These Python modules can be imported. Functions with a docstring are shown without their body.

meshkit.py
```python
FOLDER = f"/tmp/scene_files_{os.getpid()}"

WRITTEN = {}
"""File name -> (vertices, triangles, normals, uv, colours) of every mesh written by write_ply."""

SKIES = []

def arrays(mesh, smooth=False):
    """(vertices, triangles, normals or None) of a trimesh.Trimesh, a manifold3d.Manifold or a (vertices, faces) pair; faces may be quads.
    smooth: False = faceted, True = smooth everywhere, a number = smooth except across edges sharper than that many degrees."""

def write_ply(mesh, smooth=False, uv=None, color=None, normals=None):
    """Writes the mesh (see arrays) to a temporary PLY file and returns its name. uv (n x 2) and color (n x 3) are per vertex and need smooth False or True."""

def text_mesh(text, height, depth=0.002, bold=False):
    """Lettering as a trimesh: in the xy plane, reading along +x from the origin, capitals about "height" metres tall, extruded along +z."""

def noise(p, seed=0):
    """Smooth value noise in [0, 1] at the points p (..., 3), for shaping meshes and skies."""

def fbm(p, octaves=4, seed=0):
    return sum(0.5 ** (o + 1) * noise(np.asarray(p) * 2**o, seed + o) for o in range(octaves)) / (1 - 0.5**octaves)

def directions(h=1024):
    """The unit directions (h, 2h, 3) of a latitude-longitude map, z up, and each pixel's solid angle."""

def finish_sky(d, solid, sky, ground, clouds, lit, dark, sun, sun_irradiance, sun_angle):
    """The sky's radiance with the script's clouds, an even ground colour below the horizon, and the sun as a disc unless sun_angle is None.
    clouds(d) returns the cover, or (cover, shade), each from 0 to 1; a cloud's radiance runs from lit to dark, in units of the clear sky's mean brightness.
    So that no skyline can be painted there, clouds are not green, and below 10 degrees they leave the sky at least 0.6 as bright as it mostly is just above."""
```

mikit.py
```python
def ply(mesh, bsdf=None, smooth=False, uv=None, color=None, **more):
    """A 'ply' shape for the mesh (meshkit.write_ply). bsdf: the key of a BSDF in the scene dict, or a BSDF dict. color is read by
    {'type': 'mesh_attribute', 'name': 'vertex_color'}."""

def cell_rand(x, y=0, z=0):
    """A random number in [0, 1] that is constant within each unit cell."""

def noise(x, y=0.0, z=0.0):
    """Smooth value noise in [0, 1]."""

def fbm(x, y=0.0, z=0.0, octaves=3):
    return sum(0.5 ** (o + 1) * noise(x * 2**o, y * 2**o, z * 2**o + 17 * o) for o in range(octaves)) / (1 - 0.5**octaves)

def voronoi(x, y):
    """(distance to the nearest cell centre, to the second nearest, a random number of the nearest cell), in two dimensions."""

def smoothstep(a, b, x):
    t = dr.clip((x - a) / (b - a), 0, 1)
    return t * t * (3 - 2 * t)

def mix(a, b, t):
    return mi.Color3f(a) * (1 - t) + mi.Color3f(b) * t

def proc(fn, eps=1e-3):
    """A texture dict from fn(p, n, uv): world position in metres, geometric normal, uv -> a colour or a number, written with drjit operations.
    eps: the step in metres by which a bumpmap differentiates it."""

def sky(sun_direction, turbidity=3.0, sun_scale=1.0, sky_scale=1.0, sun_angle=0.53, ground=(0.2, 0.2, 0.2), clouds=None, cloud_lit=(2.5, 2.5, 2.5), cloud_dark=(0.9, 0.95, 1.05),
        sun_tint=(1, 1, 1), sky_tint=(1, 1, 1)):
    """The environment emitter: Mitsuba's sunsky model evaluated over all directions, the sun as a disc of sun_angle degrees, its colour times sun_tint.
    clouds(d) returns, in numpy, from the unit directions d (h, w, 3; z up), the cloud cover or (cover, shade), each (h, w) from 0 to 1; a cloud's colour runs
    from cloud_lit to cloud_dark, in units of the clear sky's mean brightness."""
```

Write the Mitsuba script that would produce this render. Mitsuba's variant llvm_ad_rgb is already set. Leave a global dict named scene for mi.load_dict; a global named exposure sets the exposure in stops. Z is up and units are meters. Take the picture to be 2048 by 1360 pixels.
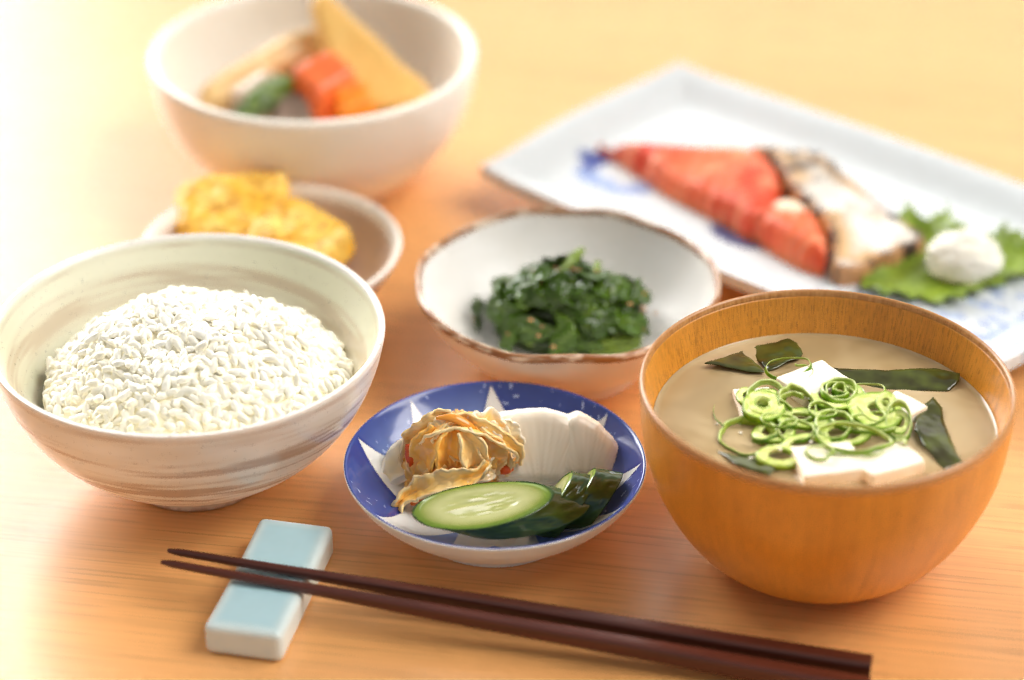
import math, random
import numpy as np
import drjit as dr
import trimesh
import mitsuba as mi
import shapely
from shapely.geometry import Polygon, Point
from scipy.spatial import Delaunay
from scipy.interpolate import CubicSpline
import mikit, meshkit

T = mi.ScalarTransform4f
scene, labels = {}, {}
rng = np.random.default_rng(7)
random.seed(7)

# ---------------------------------------------------------------- camera, lamps, exposure
EYE = (0.0, -0.81303, 0.49142)
scene['camera'] = {'type': 'thinlens', 'fov': 21.87, 'fov_axis': 'x', 'aperture_radius': 0.0118,
                   'focus_distance': 0.838, 'near_clip': 0.05, 'far_clip': 50.0,
                   'to_world': T().look_at(origin=list(EYE), target=[0, 0, 0], up=[0, 0, 1])}
exposure = 0.0
scene['room_light'] = {'type': 'constant', 'radiance': {'type': 'rgb', 'value': [0.42, 0.415, 0.405]}}


def lamp(key, pos, target, w, h, rgb, label):
    scene[key] = {'type': 'rectangle',
                  'to_world': T().look_at(origin=pos, target=target, up=[0, 0, 1]) @ T().scale([w / 2, h / 2, 1]),
                  'bsdf': {'type': 'diffuse', 'reflectance': {'type': 'rgb', 'value': 0.5}},
                  'emitter': {'type': 'area', 'radiance': {'type': 'rgb', 'value': rgb}}}
    labels[key] = {'label': label, 'category': 'lamp'}


lamp('softbox', [-2.25, 3.40, 2.00], [0, 0, 0.9], 2.8, 2.60, [14.6, 14.5, 14.3], 'large soft white lamp panel behind the table on the left')
lamp('softbox_001', [2.15, -0.15, 2.60], [0, -0.1, 0.0], 2.2, 2.2, [7.9, 7.7, 7.4], 'small soft white lamp panel to the right of the table')

lamp('softbox_002', [1.45, 3.8, 1.30], [0, 0, 0.6], 3.4, 2.4, [0.85, 0.83, 0.80], 'broad dim white lamp panel behind the table on the right')

# ---------------------------------------------------------------- helpers


def rgb(*v):
    return {'type': 'rgb', 'value': list(v)}


def mat(key, base, rough=0.5, bump=None, bscale=1.0, beps=2e-4, **kw):
    if callable(base):
        base = mikit.proc(base)
    elif base == 'vc':
        base = {'type': 'mesh_attribute', 'name': 'vertex_color'}
    elif isinstance(base, tuple):
        base = rgb(*base)
    if callable(rough):
        rough = mikit.proc(rough)
    b = {'type': 'principled', 'base_color': base, 'roughness': rough, **kw}
    if bump is not None:
        b = {'type': 'bumpmap', 'arbitrary': mikit.proc(bump, eps=beps), 'scale': bscale, 'bsdf': b}
    scene[key] = {'type': 'twosided', 'bsdf': b}


def tag(key, label=None, cat=None, group=None, kind=None):
    d = labels.setdefault(key, {})
    for k, v in (('label', label), ('category', cat), ('group', group), ('kind', kind)):
        if v:
            d[k] = v
    return key


def num(key):
    if not any(k == key or k.startswith(key + '__') for k in scene):
        return key
    i = 1
    while any(k == f'{key}_{i:03d}' or k.startswith(f'{key}_{i:03d}__') for k in scene):
        i += 1
    return f'{key}_{i:03d}'


def put(key, mesh, m, smooth=True, color=None, **kw):
    scene[key] = mikit.ply(mesh, m, smooth=smooth, color=color)
    if kw:
        tag(key, **kw)
    return key


def fb(p, s, octaves=3, seed=0):
    return meshkit.fbm(np.asarray(p) * s, octaves, seed)


def sm(a, b, x):
    t = np.clip((x - a) / (b - a), 0, 1)
    return t * t * (3 - 2 * t)


def lerp(a, b, t):
    return np.asarray(a) * (1 - t[..., None]) + np.asarray(b) * t[..., None]


def norm(v):
    v = np.asarray(v, float)
    return v / (np.linalg.norm(v, axis=-1, keepdims=True) + 1e-12)


def curve(pts, n, closed=False):
    p = np.asarray(pts, float)
    if closed:
        p = np.vstack([p, p[:1]])
    d = np.r_[0, np.cumsum(np.linalg.norm(np.diff(p, axis=0), axis=1))]
    cs = CubicSpline(d / d[-1], p, bc_type='periodic' if closed else 'natural')
    return cs(np.linspace(0, 1, n, endpoint=not closed))


def smooth_profile(pts, n):
    """A rounded polyline, evenly resampled: Catmull-like through dense Chaikin corner cutting."""
    p = np.asarray(pts, float)
    for _ in range(3):
        q = np.empty((2 * len(p), 2))
        q[0::2] = p * 0.75 + np.roll(p, -1, 0) * 0.25
        q[1::2] = p * 0.25 + np.roll(p, -1, 0) * 0.75
        p = np.vstack([p[:1], q[1:-2], p[-1:]]) if False else np.vstack([p[:1], q[:-2], p[-1:]])
    d = np.r_[0, np.cumsum(np.linalg.norm(np.diff(p, axis=0), axis=1))]
    t = np.linspace(0, d[-1], n)
    return np.stack([np.interp(t, d, p[:, 0]), np.interp(t, d, p[:, 1])], -1)


def lathe(profile, c, n=160, warp=None):
    """Surface of revolution about a vertical axis; profile from the axis under the piece, outwards, and back to the axis on top."""
    pr = np.asarray(profile, float)
    a = np.linspace(0, 2 * np.pi, n, endpoint=False)
    R, A = np.meshgrid(pr[:, 0], a, indexing='ij')
    Z = np.repeat(pr[:, 1][:, None], n, 1)
    if warp is not None:
        R, Z = warp(R, A, Z)
    V = np.stack([c[0] + R * np.cos(A), c[1] + R * np.sin(A), c[2] + Z], -1).reshape(-1, 3)
    i, j = np.meshgrid(np.arange(len(pr) - 1), np.arange(n), indexing='ij')
    q = np.stack([i * n + j, i * n + (j + 1) % n, (i + 1) * n + (j + 1) % n, (i + 1) * n + j], -1).reshape(-1, 4)
    F = np.vstack([q[:, [0, 1, 2]], q[:, [0, 2, 3]]])
    area = np.linalg.norm(np.cross(V[F[:, 1]] - V[F[:, 0]], V[F[:, 2]] - V[F[:, 0]]), axis=1)
    return V, F[area > 1e-14]


def sheet(G, thick):
    """A curved sheet with real thickness from a grid of points (nu, nv, 3); thick a number or (nu, nv)."""
    nu, nv = G.shape[:2]
    N = norm(np.cross(np.gradient(G, axis=0), np.gradient(G, axis=1)))
    th = np.broadcast_to(thick, (nu, nv))[..., None] / 2
    V = np.vstack([(G + N * th).reshape(-1, 3), (G - N * th).reshape(-1, 3)])
    i, j = np.meshgrid(np.arange(nu - 1), np.arange(nv - 1), indexing='ij')
    a = (i * nv + j).ravel()
    q = np.stack([a, a + nv, a + nv + 1, a + 1], -1)
    o = nu * nv
    ring = np.r_[np.arange(nv), np.arange(1, nu) * nv + nv - 1, (nu - 1) * nv + np.arange(nv - 2, -1, -1), np.arange(nu - 2, 0, -1) * nv]
    nx = np.roll(ring, -1)
    side = np.stack([ring, nx, nx + o, ring + o], -1)
    Q = np.vstack([q, q[:, ::-1] + o, side])
    return V, np.vstack([Q[:, [0, 1, 2]], Q[:, [0, 2, 3]]])


def ribbon(path, width, up=(0, 0, 1), nu=28, nv=9, curl=0.0, ruffle=0.0, rs=120.0, thick=0.0008, taper=(0.35, 0.35), seed=0, twist=0.0):
    """A leaf-like strip along a curved path: width profile, cross curl, ruffled edges."""
    c = curve(path, nu)
    t = norm(np.gradient(c, axis=0))
    side = norm(np.cross(t, np.asarray(up, float)))
    nrm = np.cross(side, t)
    u = np.linspace(0, 1, nu)
    if twist:
        a = (u - 0.5) * twist
        side, nrm = side * np.cos(a)[:, None] + nrm * np.sin(a)[:, None], nrm * np.cos(a)[:, None] - side * np.sin(a)[:, None]
    w = width / 2 * (taper[0] + (1 - taper[0]) * sm(0, 0.35, u)) * (taper[1] + (1 - taper[1]) * sm(0, 0.35, 1 - u))
    v = np.linspace(-1, 1, nv)
    G = c[:, None] + side[:, None] * (w[:, None] * v[None])[..., None] + nrm[:, None] * (curl * width * (v ** 2)[None] * np.ones((nu, 1)))[..., None]
    if ruffle:
        nz = (fb(G, rs, 3, seed) - 0.5) * 2
        G = G + nrm[:, None] * (nz * ruffle * (0.35 + 0.65 * np.abs(v))[None])[..., None]
        G = G + side[:, None] * ((fb(G, rs * 1.3, 2, seed + 5) - 0.5) * ruffle)[..., None]
        G = G + nrm[:, None] * ((fb(G, rs * 2.8, 2, seed + 8) - 0.5) * ruffle * 0.55)[..., None]
    return sheet(G, thick), (np.repeat(u[:, None], nv, 1), np.repeat(v[None], nu, 0))


def tube(path, radii, sides=14, n=40, flat=1.0, up=(0, 0, 1)):
    c = curve(path, n) if len(path) > 2 else np.linspace(path[0], path[1], n)
    r = np.interp(np.linspace(0, 1, n), np.linspace(0, 1, len(np.atleast_1d(radii))), np.atleast_1d(radii)) if np.ndim(radii) else np.full(n, radii)
    t = norm(np.gradient(c, axis=0))
    s = norm(np.cross(t, np.asarray(up, float)))
    b = np.cross(s, t)
    a = np.arange(sides) * 2 * np.pi / sides
    V = c[:, None] + r[:, None, None] * (np.cos(a)[None, :, None] * s[:, None] + flat * np.sin(a)[None, :, None] * b[:, None])
    i, j = np.meshgrid(np.arange(n - 1), np.arange(sides), indexing='ij')
    q = np.stack([i * sides + j, (i + 1) * sides + j, (i + 1) * sides + (j + 1) % sides, i * sides + (j + 1) % sides], -1).reshape(-1, 4)
    V = np.vstack([V.reshape(-1, 3), c[:1], c[-1:]])
    k = np.arange(sides)
    F = np.vstack([q[:, [0, 1, 2]], q[:, [0, 2, 3]],
                   np.stack([k, (k + 1) % sides, np.full(sides, n * sides)], -1),
                   np.stack([(n - 1) * sides + (k + 1) % sides, (n - 1) * sides + k, np.full(sides, n * sides + 1)], -1)])
    return V, F[:, ::-1]


def rbox(size, r, n=14, fn=None):
    """A box with rounded edges, finely gridded, centred on the origin."""
    h = np.asarray(size, float) / 2
    V, F = [], []
    for ax in range(3):
        for s in (-1, 1):
            g = np.sin(np.linspace(-1, 1, n) * np.pi / 2)
            A, B = np.meshgrid(g, g, indexing='ij')
            P = np.zeros((n, n, 3))
            P[..., ax], P[..., (ax + 1) % 3], P[..., (ax + 2) % 3] = s, A, B
            o = sum(len(x) for x in V)
            i, j = np.meshgrid(np.arange(n - 1), np.arange(n - 1), indexing='ij')
            a = (i * n + j).ravel() + o
            q = np.stack([a, a + n, a + n + 1, a + 1], -1)
            F.append(q if s > 0 else q[:, ::-1])
            V.append(P.reshape(-1, 3))
    V, F = np.vstack(V) * h, np.vstack(F)
    core = np.clip(V, -(h - r), h - r)
    V = core + norm(V - core) * r
    m = trimesh.Trimesh(V, np.vstack([F[:, [0, 1, 2]], F[:, [0, 2, 3]]]), process=False)
    m.merge_vertices(digits_vertex=7)
    V = np.array(m.vertices)
    if fn:
        V = fn(V)
    return V, np.array(m.faces)


def frame(V, o, ex, ey, ez):
    return np.asarray(o) + V[:, :1] * np.asarray(ex) + V[:, 1:2] * np.asarray(ey) + V[:, 2:3] * np.asarray(ez)


def pillow(poly, step, height, edge, round_=0.002, fn=None, wob=0.0, seed=0, base=0.0, power=2.0):
    """A solid on a polygon (local xy): flat base at z=base, top rising from edge at the border to height inside, the shoulder rounded over round_."""
    pg = Polygon(poly).buffer(0)
    ring = pg.exterior
    nb = max(12, int(ring.length / step))
    bd = np.array([ring.interpolate(i / nb, normalized=True).coords[0] for i in range(nb)])
    if wob:
        bd = bd + (np.stack([fb(np.c_[bd, np.zeros(nb)], 260, 2, seed), fb(np.c_[bd, np.ones(nb)], 260, 2, seed + 3)], -1) - 0.5) * 2 * wob
    pg = Polygon(bd).buffer(0)
    x0, y0, x1, y1 = pg.bounds
    X, Y = np.meshgrid(np.arange(x0, x1, step), np.arange(y0, y1, step))
    X[1::2] += step / 2
    pts = np.stack([X.ravel(), Y.ravel()], -1)
    gp = shapely.points(pts)
    dist = shapely.distance(gp, pg.exterior)
    ok = shapely.contains(pg, gp) & (dist > step * 0.5)
    ins, dist = pts[ok], dist[ok]
    P = np.vstack([bd, ins])
    D = np.r_[np.zeros(nb), dist]
    tri = Delaunay(P).simplices
    cen = P[tri].mean(1)
    tri = tri[shapely.contains(pg, shapely.points(cen))]
    t = np.clip(D / round_, 0, 1)
    Z = base + edge + (height - edge) * (1 - (1 - t) ** power) ** (1 / power)
    if fn:
        Z = Z + fn(P, D)
    a = P[tri]
    flip = np.cross(a[:, 1] - a[:, 0], a[:, 2] - a[:, 0]) < 0
    tri[flip] = tri[flip][:, ::-1]
    n = len(P)
    V = np.vstack([np.c_[P, Z], np.c_[P, np.full(n, base)]])
    e = np.sort(np.vstack([tri[:, [0, 1]], tri[:, [1, 2]], tri[:, [2, 0]]]), 1)
    uq, inv, cnt = np.unique(e, axis=0, return_inverse=True, return_counts=True)
    direct = np.vstack([tri[:, [0, 1]], tri[:, [1, 2]], tri[:, [2, 0]]])[cnt[inv.ravel()] == 1]
    i, j = direct[:, 0], direct[:, 1]
    F = np.vstack([tri, tri[:, ::-1] + n, np.stack([j, i, i + n], -1), np.stack([j, i + n, j + n], -1)])
    return V, F, np.r_[D, D]


# ---------------------------------------------------------------- materials
noise, fbm, smoothstep, mix, voronoi, cell_rand = mikit.noise, mikit.fbm, mikit.smoothstep, mikit.mix, mikit.voronoi, mikit.cell_rand
GA = math.radians(-9.5)


def table_uv(p):
    return p.x * math.cos(GA) + p.y * math.sin(GA), -p.x * math.sin(GA) + p.y * math.cos(GA)


def table_grain(p):
    u, v = table_uv(p)
    v = v + 0.004 * (noise(u * 6, v * 9) - 0.5)
    broad = fbm(u * 1.2, v * 22, 1.0, 2)
    ringy = noise(u * 1.6, v * 430 + 3 * noise(u * 3, v * 20), 7.0)
    fine = 0.6 * noise(u * 12, v * 1250, 3.0) + 0.4 * noise(u * 24, v * 2300, 4.0)
    pore = smoothstep(0.60, 0.90, noise(u * 38, v * 1000, 5.0))
    return broad, ringy, fine, pore


def table_col(p, n, uv):
    broad, ringy, fine, pore = table_grain(p)
    c = mix((0.66, 0.310, 0.100), (0.69, 0.340, 0.118), broad)
    c = c * (0.91 + 0.18 * fine)
    return c * (1.0 - 0.15 * pore)


def table_bump(p, n, uv):
    broad, ringy, fine, pore = table_grain(p)
    return fine * 0.6 - pore * 0.7


mat('mat_table', table_col, 0.36, bump=table_bump, bscale=2.4e-5, specular=1.0)

RB = (-0.1040, -0.0848)      # rice bowl axis
SB = (0.0957, -0.1310)       # soup bowl
BD = (-0.0054, -0.1125)      # blue dish
GB = (0.0190, -0.0166)       # spinach bowl
NB = (-0.0772, 0.1255)       # stew bowl at the back
OD = (-0.0865, 0.0201)       # omelette dish


def polar(p, c):
    x, y = p.x - c[0], p.y - c[1]
    return x, y, dr.sqrt(x * x + y * y), dr.atan2(y, x)


def rice_bowl_col(p, n, uv):
    x, y, r, th = polar(p, RB)
    outside = (n.x * x + n.y * y) > -1e-5
    tilt = p.z + 0.0022 * dr.sin(th + 0.6) + 0.0012 * dr.sin(2 * th + 1.0)
    cs, sn = x / (r + 1e-6), y / (r + 1e-6)
    n1 = noise(cs * 2.2 + 9, sn * 2.2 + 9, tilt * 420)
    n2 = noise(cs * 5.0 + 31, sn * 5.0 + 31, tilt * 950)
    n3 = noise(cs * 1.6 + 50, sn * 1.6 + 50, tilt * 150)
    s = 0.50 * n1 + 0.30 * n2 + 0.35 * n3
    band = smoothstep(0.012, 0.022, p.z) * smoothstep(0.050, 0.038, p.z)
    st = smoothstep(0.50, 0.80, s) * (0.25 + 0.75 * band)
    grey = mix((0.64, 0.60, 0.54), (0.75, 0.735, 0.71), noise(cs * 3, sn * 3, tilt * 200))
    c_out = mix(grey, (0.32, 0.19, 0.11), st * 0.75)
    c_out = mix(c_out, (0.33, 0.20, 0.13), smoothstep(0.012, 0.006, p.z) * smoothstep(0.0, 0.0018, 0.0022 - p.z))
    bi = smoothstep(0.0485, 0.0460, tilt) * smoothstep(0.035, 0.0400, tilt)
    bi2 = smoothstep(0.0345, 0.0325, tilt)
    si = smoothstep(0.38, 0.72, s)
    green = mix((0.60, 0.59, 0.44), (0.70, 0.68, 0.54), noise(cs * 2, sn * 2, p.z * 60))
    c_in = mix(green, (0.42, 0.29, 0.18), (0.30 * bi + 0.70 * bi * si) * 0.6 + 0.4 * bi2 * si)
    rim = smoothstep(0.0540, 0.0550, p.z)
    c = dr.select(outside, c_out, c_in)
    c = mix(c, (0.40, 0.27, 0.18), smoothstep(0.0519, 0.0526, p.z) * smoothstep(0.0541, 0.0533, p.z) * 0.45 * noise(cs * 6, sn * 6, 3))
    c = mix(c, (0.74, 0.70, 0.64), rim)
    speck = smoothstep(0.86, 0.93, noise(cs * 70, sn * 70, p.z * 1100))
    return c * (1 - 0.35 * speck)


mat('mat_rice_bowl', rice_bowl_col, 0.16, specular=0.5, clearcoat=0.3, clearcoat_gloss=0.9)


def bisque_col(p, n, uv):
    return mix((0.68, 0.55, 0.42), (0.40, 0.22, 0.12), smoothstep(0.0028, 0.0006, p.z + 0.0012 * noise(p.x * 900, p.y * 900)))


mat('mat_bisque', bisque_col, 0.6)


def wood_bowl_col(p, n, uv):
    x, y, r, th = polar(p, SB)
    out = (n.x * x + n.y * y) > -1e-5
    streak = noise(th * 26, p.z * 35, 2.0) * 0.6 + noise(th * 70, p.z * 60, 5.0) * 0.4
    fine = noise(th * 330, p.z * 220, 9.0)
    pores = smoothstep(0.60, 0.85, noise(th * 210, p.z * 380, 12.0))
    cloud = fbm(x * 60, y * 60, p.z * 60, 3)
    c = mix((0.46, 0.165, 0.014), (0.69, 0.290, 0.034), 0.55 * cloud + 0.45 * streak)
    c = c * (0.90 + 0.2 * fine)
    ci = c * (1.0 - 0.24 * pores) * (0.92 + 0.16 * noise(th * 420, p.z * 900, 3.0))
    return dr.select(out, c * (1.0 - 0.12 * pores), ci)


def wood_bowl_bump(p, n, uv):
    x, y, r, th = polar(p, SB)
    return noise(th * 210, p.z * 380, 12.0)


mat('mat_wood_bowl', wood_bowl_col, 0.33, specular=0.45, clearcoat=0.25, clearcoat_gloss=0.75)


def wood_rim_col(p, n, uv):
    x, y, r, th = polar(p, SB)
    return mix((0.50, 0.25, 0.09), (0.36, 0.14, 0.03), noise(th * 150, p.z * 300, r * 1500))


mat('mat_wood_rim', wood_rim_col, 0.30, specular=0.5, clearcoat=0.4, clearcoat_gloss=0.8)

CUSPS = [0, 38, 92, 127, 162, 216, 250, 290, 330, 360]
TINT = [0.40, 0.06, 0.55, 0.62, 0.08, 0.75, 0.80, 0.7, 0.45]
DR_ = 0.0481


def blue_dish_col(p, n, uv):
    x, y, r, th = polar(p, BD)
    cx, cy = x / DR_, y / DR_
    cover, tint = mi.Float(0), mi.Float(0)
    line = mi.Float(0)
    ang = dr.atan2(cy, cx)
    ang = dr.select(ang < 0, ang + 2 * math.pi, ang)
    rho = dr.sqrt(cx * cx + cy * cy)
    for k in range(9):
        a, b = math.radians(CUSPS[k]), math.radians(CUSPS[k + 1])
        t = dr.abs(2 * (ang - a) / (b - a) - 1)
        here = (ang >= a) & (ang < b)
        inner = (0.44 if 5 <= k <= 7 else 0.62) + 0.05 * math.sin(k * 2.3) - 0.10 * (b - a - 0.7)
        edge_ = inner + (0.965 - inner) * dr.power(dr.clip(t, 1e-4, 1), 1.75)
        q = rho - edge_
        inside = smoothstep(-0.008, 0.010, q)
        dark = smoothstep(0.07, 0.0, q) * 0.18
        wash = fbm(cx * 4 + k * 3, cy * 4, 1.0, 3)
        tk = TINT[k] * (0.55 + 0.9 * wash) * smoothstep(1.05, 0.62, rho) * 1.5 - dark
        tint = dr.select(here, tk, tint)
        cover = dr.select(here, inside, cover)
    tint = dr.clip(tint, 0, 1)
    blue = mix((0.022, 0.040, 0.215), (0.20, 0.29, 0.56), tint)
    sp = smoothstep(0.875, 0.93, noise(x * 800, y * 800, 4.0)) * smoothstep(0.35, 0.6, noise(x * 90, y * 90, 8.0))
    blue = mix(blue, (0.45, 0.55, 0.78), sp * 0.6)
    white = mix((0.74, 0.73, 0.68), (0.66, 0.68, 0.68), noise(x * 80, y * 80))
    c = mix(white, blue, cover)
    edge = smoothstep(0.972, 0.978, r / DR_) * smoothstep(0.999, 0.99, r / DR_)
    c = mix(c, (0.03, 0.055, 0.26), edge * 0.9)
    under = (n.z < 0.05) | (r / DR_ > 0.995)
    return dr.select(under, mi.Color3f(0.72, 0.72, 0.68), c)


mat('mat_blue_dish', blue_dish_col, 0.13, specular=0.5, clearcoat=0.6, clearcoat_gloss=0.95)


def white_bowl_col(p, n, uv):
    x, y, r, th = polar(p, GB)
    c = mix((0.76, 0.75, 0.73), (0.70, 0.66, 0.60), fbm(x * 60, y * 60, p.z * 60))
    out = (n.x * x + n.y * y) > 0
    warm = mix((0.68, 0.55, 0.42), (0.74, 0.66, 0.56), fbm(x * 40 + 3, y * 40, p.z * 130))
    return dr.select(out, warm, c)


mat('mat_white_bowl', white_bowl_col, 0.38, specular=0.4)


def brown_rim_col(p, n, uv):
    x, y, r, th = polar(p, GB)
    a = fbm(th * 9, p.z * 600, r * 700, 3)
    return mix((0.27, 0.105, 0.030), (0.70, 0.56, 0.42), smoothstep(0.44, 0.70, a))


mat('mat_brown_rim', brown_rim_col, 0.3, specular=0.5)


def stew_bowl_col(p, n, uv):
    return mix((0.79, 0.72, 0.61), (0.82, 0.77, 0.68), fbm(p.x * 50, p.y * 50, p.z * 50))


mat('mat_stew_bowl', stew_bowl_col, 0.30, specular=0.4)


def omelette_dish_col(p, n, uv):
    x, y, r, th = polar(p, OD)
    c = mix((0.40, 0.27, 0.20), (0.52, 0.38, 0.29), fbm(x * 60, y * 60, p.z * 90))
    return mix(c, (0.78, 0.72, 0.64), smoothstep(0.0238, 0.0262, p.z))


mat('mat_omelette_dish', omelette_dish_col, 0.28, specular=0.4)

# plate local frame
PA, PB, PC = np.array((-0.01202, 0.10020, 0.01600)), np.array((0.06057, 0.20201, 0.01600)), np.array((0.16078, -0.05008, 0.01600))
PU = norm(PC - PA)
PV = norm(np.cross([0, 0, 1], PU))
PLEN, PWID = float(np.linalg.norm(PC - PA)), float(np.dot(PB - PA, PV))
M1 = np.array((0.04403, 0.11217, 0.00800)) - PA
M2 = np.array((0.16713, 0.00057, 0.00800)) - PA
M1, M2 = (M1 @ PU, M1 @ PV), (M2 @ PU, M2 @ PV)
M3 = np.array((0.08582, 0.06025, 0.00800)) - PA
M3 = (M3 @ PU, M3 @ PV)


def plate_uv(p):
    x, y = p.x - float(PA[0]), p.y - float(PA[1])
    return x * float(PU[0]) + y * float(PU[1]), x * float(PV[0]) + y * float(PV[1])


def plate_col(p, n, uv):
    u, v = plate_uv(p)
    c = mix((0.61, 0.635, 0.64), (0.57, 0.595, 0.60), fbm(u * 40, v * 40))
    # brush print: a scroll with dark core by the fish's tip
    a, b = (u - M1[0]) / 0.0185, (v - M1[1]) / 0.0150
    d = dr.sqrt(a * a + b * b) + 0.5 * (fbm(u * 150, v * 150, 2) - 0.5)
    ringp = smoothstep(0.50, 0.70, d) * smoothstep(1.20, 0.98, d)
    core = smoothstep(0.42, 0.62, noise(u * 110 + 1.4, v * 110 + 0.2, 5))
    c = mix(c, (0.22, 0.31, 0.56), ringp * 0.9)
    c = mix(c, (0.03, 0.05, 0.24), smoothstep(0.50, 0.70, d) * smoothstep(1.25, 1.0, d) * smoothstep(-0.35, -0.7, a) * smoothstep(-0.9, -0.3, b))
    # scattered small leaves at the far end
    a, b = (u - M2[0]) / 0.050, (v - M2[1]) / 0.036
    d = dr.sqrt(a * a + b * b) + 0.5 * (fbm(u * 60, v * 60, 4) - 0.5)
    f1, f2, wh = voronoi(u * 150, v * 250)
    leafy = smoothstep(0.50, 0.30, f1) * smoothstep(0.15, 0.35, wh)
    c = mix(c, mix((0.06, 0.10, 0.34), (0.36, 0.46, 0.68), wh), leafy * smoothstep(1.1, 0.8, d) * 0.9)
    c = mix(c, (0.55, 0.62, 0.74), smoothstep(1.1, 0.7, d) * 0.45 * noise(u * 90, v * 90, 6))
    a, b = (u - M3[0]) / 0.016, (v - M3[1]) / 0.008
    d = dr.sqrt(a * a + b * b)
    c = mix(c, (0.03, 0.04, 0.16), smoothstep(1.0, 0.7, d) * 0.9)
    return c


mat('mat_plate', plate_col, 0.25, specular=0.35)
mat('mat_rest', 'vc', 0.22, specular=0.5, clearcoat=0.3, clearcoat_gloss=0.9)


def stick_col(p, n, uv):
    a = noise(p.x * 40 + p.y * 10, p.y * 900 + p.x * 240, p.z * 900)
    return mix((0.045, 0.009, 0.005), (0.085, 0.018, 0.009), a)


mat('mat_stick', stick_col, 0.34, specular=0.5)
mat('mat_stick_001', lambda p, n, uv: stick_col(p, n, uv) * 1.15, 0.30, specular=0.5)
def thin(key, base, rough, trans, eta=1.4):
    base = {'type': 'mesh_attribute', 'name': 'vertex_color'} if base == 'vc' else mikit.proc(base) if callable(base) else rgb(*base)
    scene[key] = {'type': 'principledthin', 'base_color': base, 'roughness': rough, 'diff_trans': trans, 'spec_trans': 0.0, 'eta': eta}


mat('mat_rice', 'vc', 0.27, specular=0.45, flatness=0.8)
thin('mat_translucent', 'vc', 0.14, 0.45)
mat('mat_cabbage', 'vc', 0.10, specular=0.6, flatness=0.8, clearcoat=0.6, clearcoat_gloss=0.95)
mat('mat_turnip', 'vc', 0.22, specular=0.5, flatness=0.6)
mat('mat_spinach', 'vc', 0.19, specular=0.40)
mat('mat_stew_broth', (0.20, 0.09, 0.030), 0.15)
thin('mat_leaf', 'vc', 0.30, 0.6)
mat('mat_rice_bed', (0.95, 0.89, 0.70), 0.5)


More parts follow.
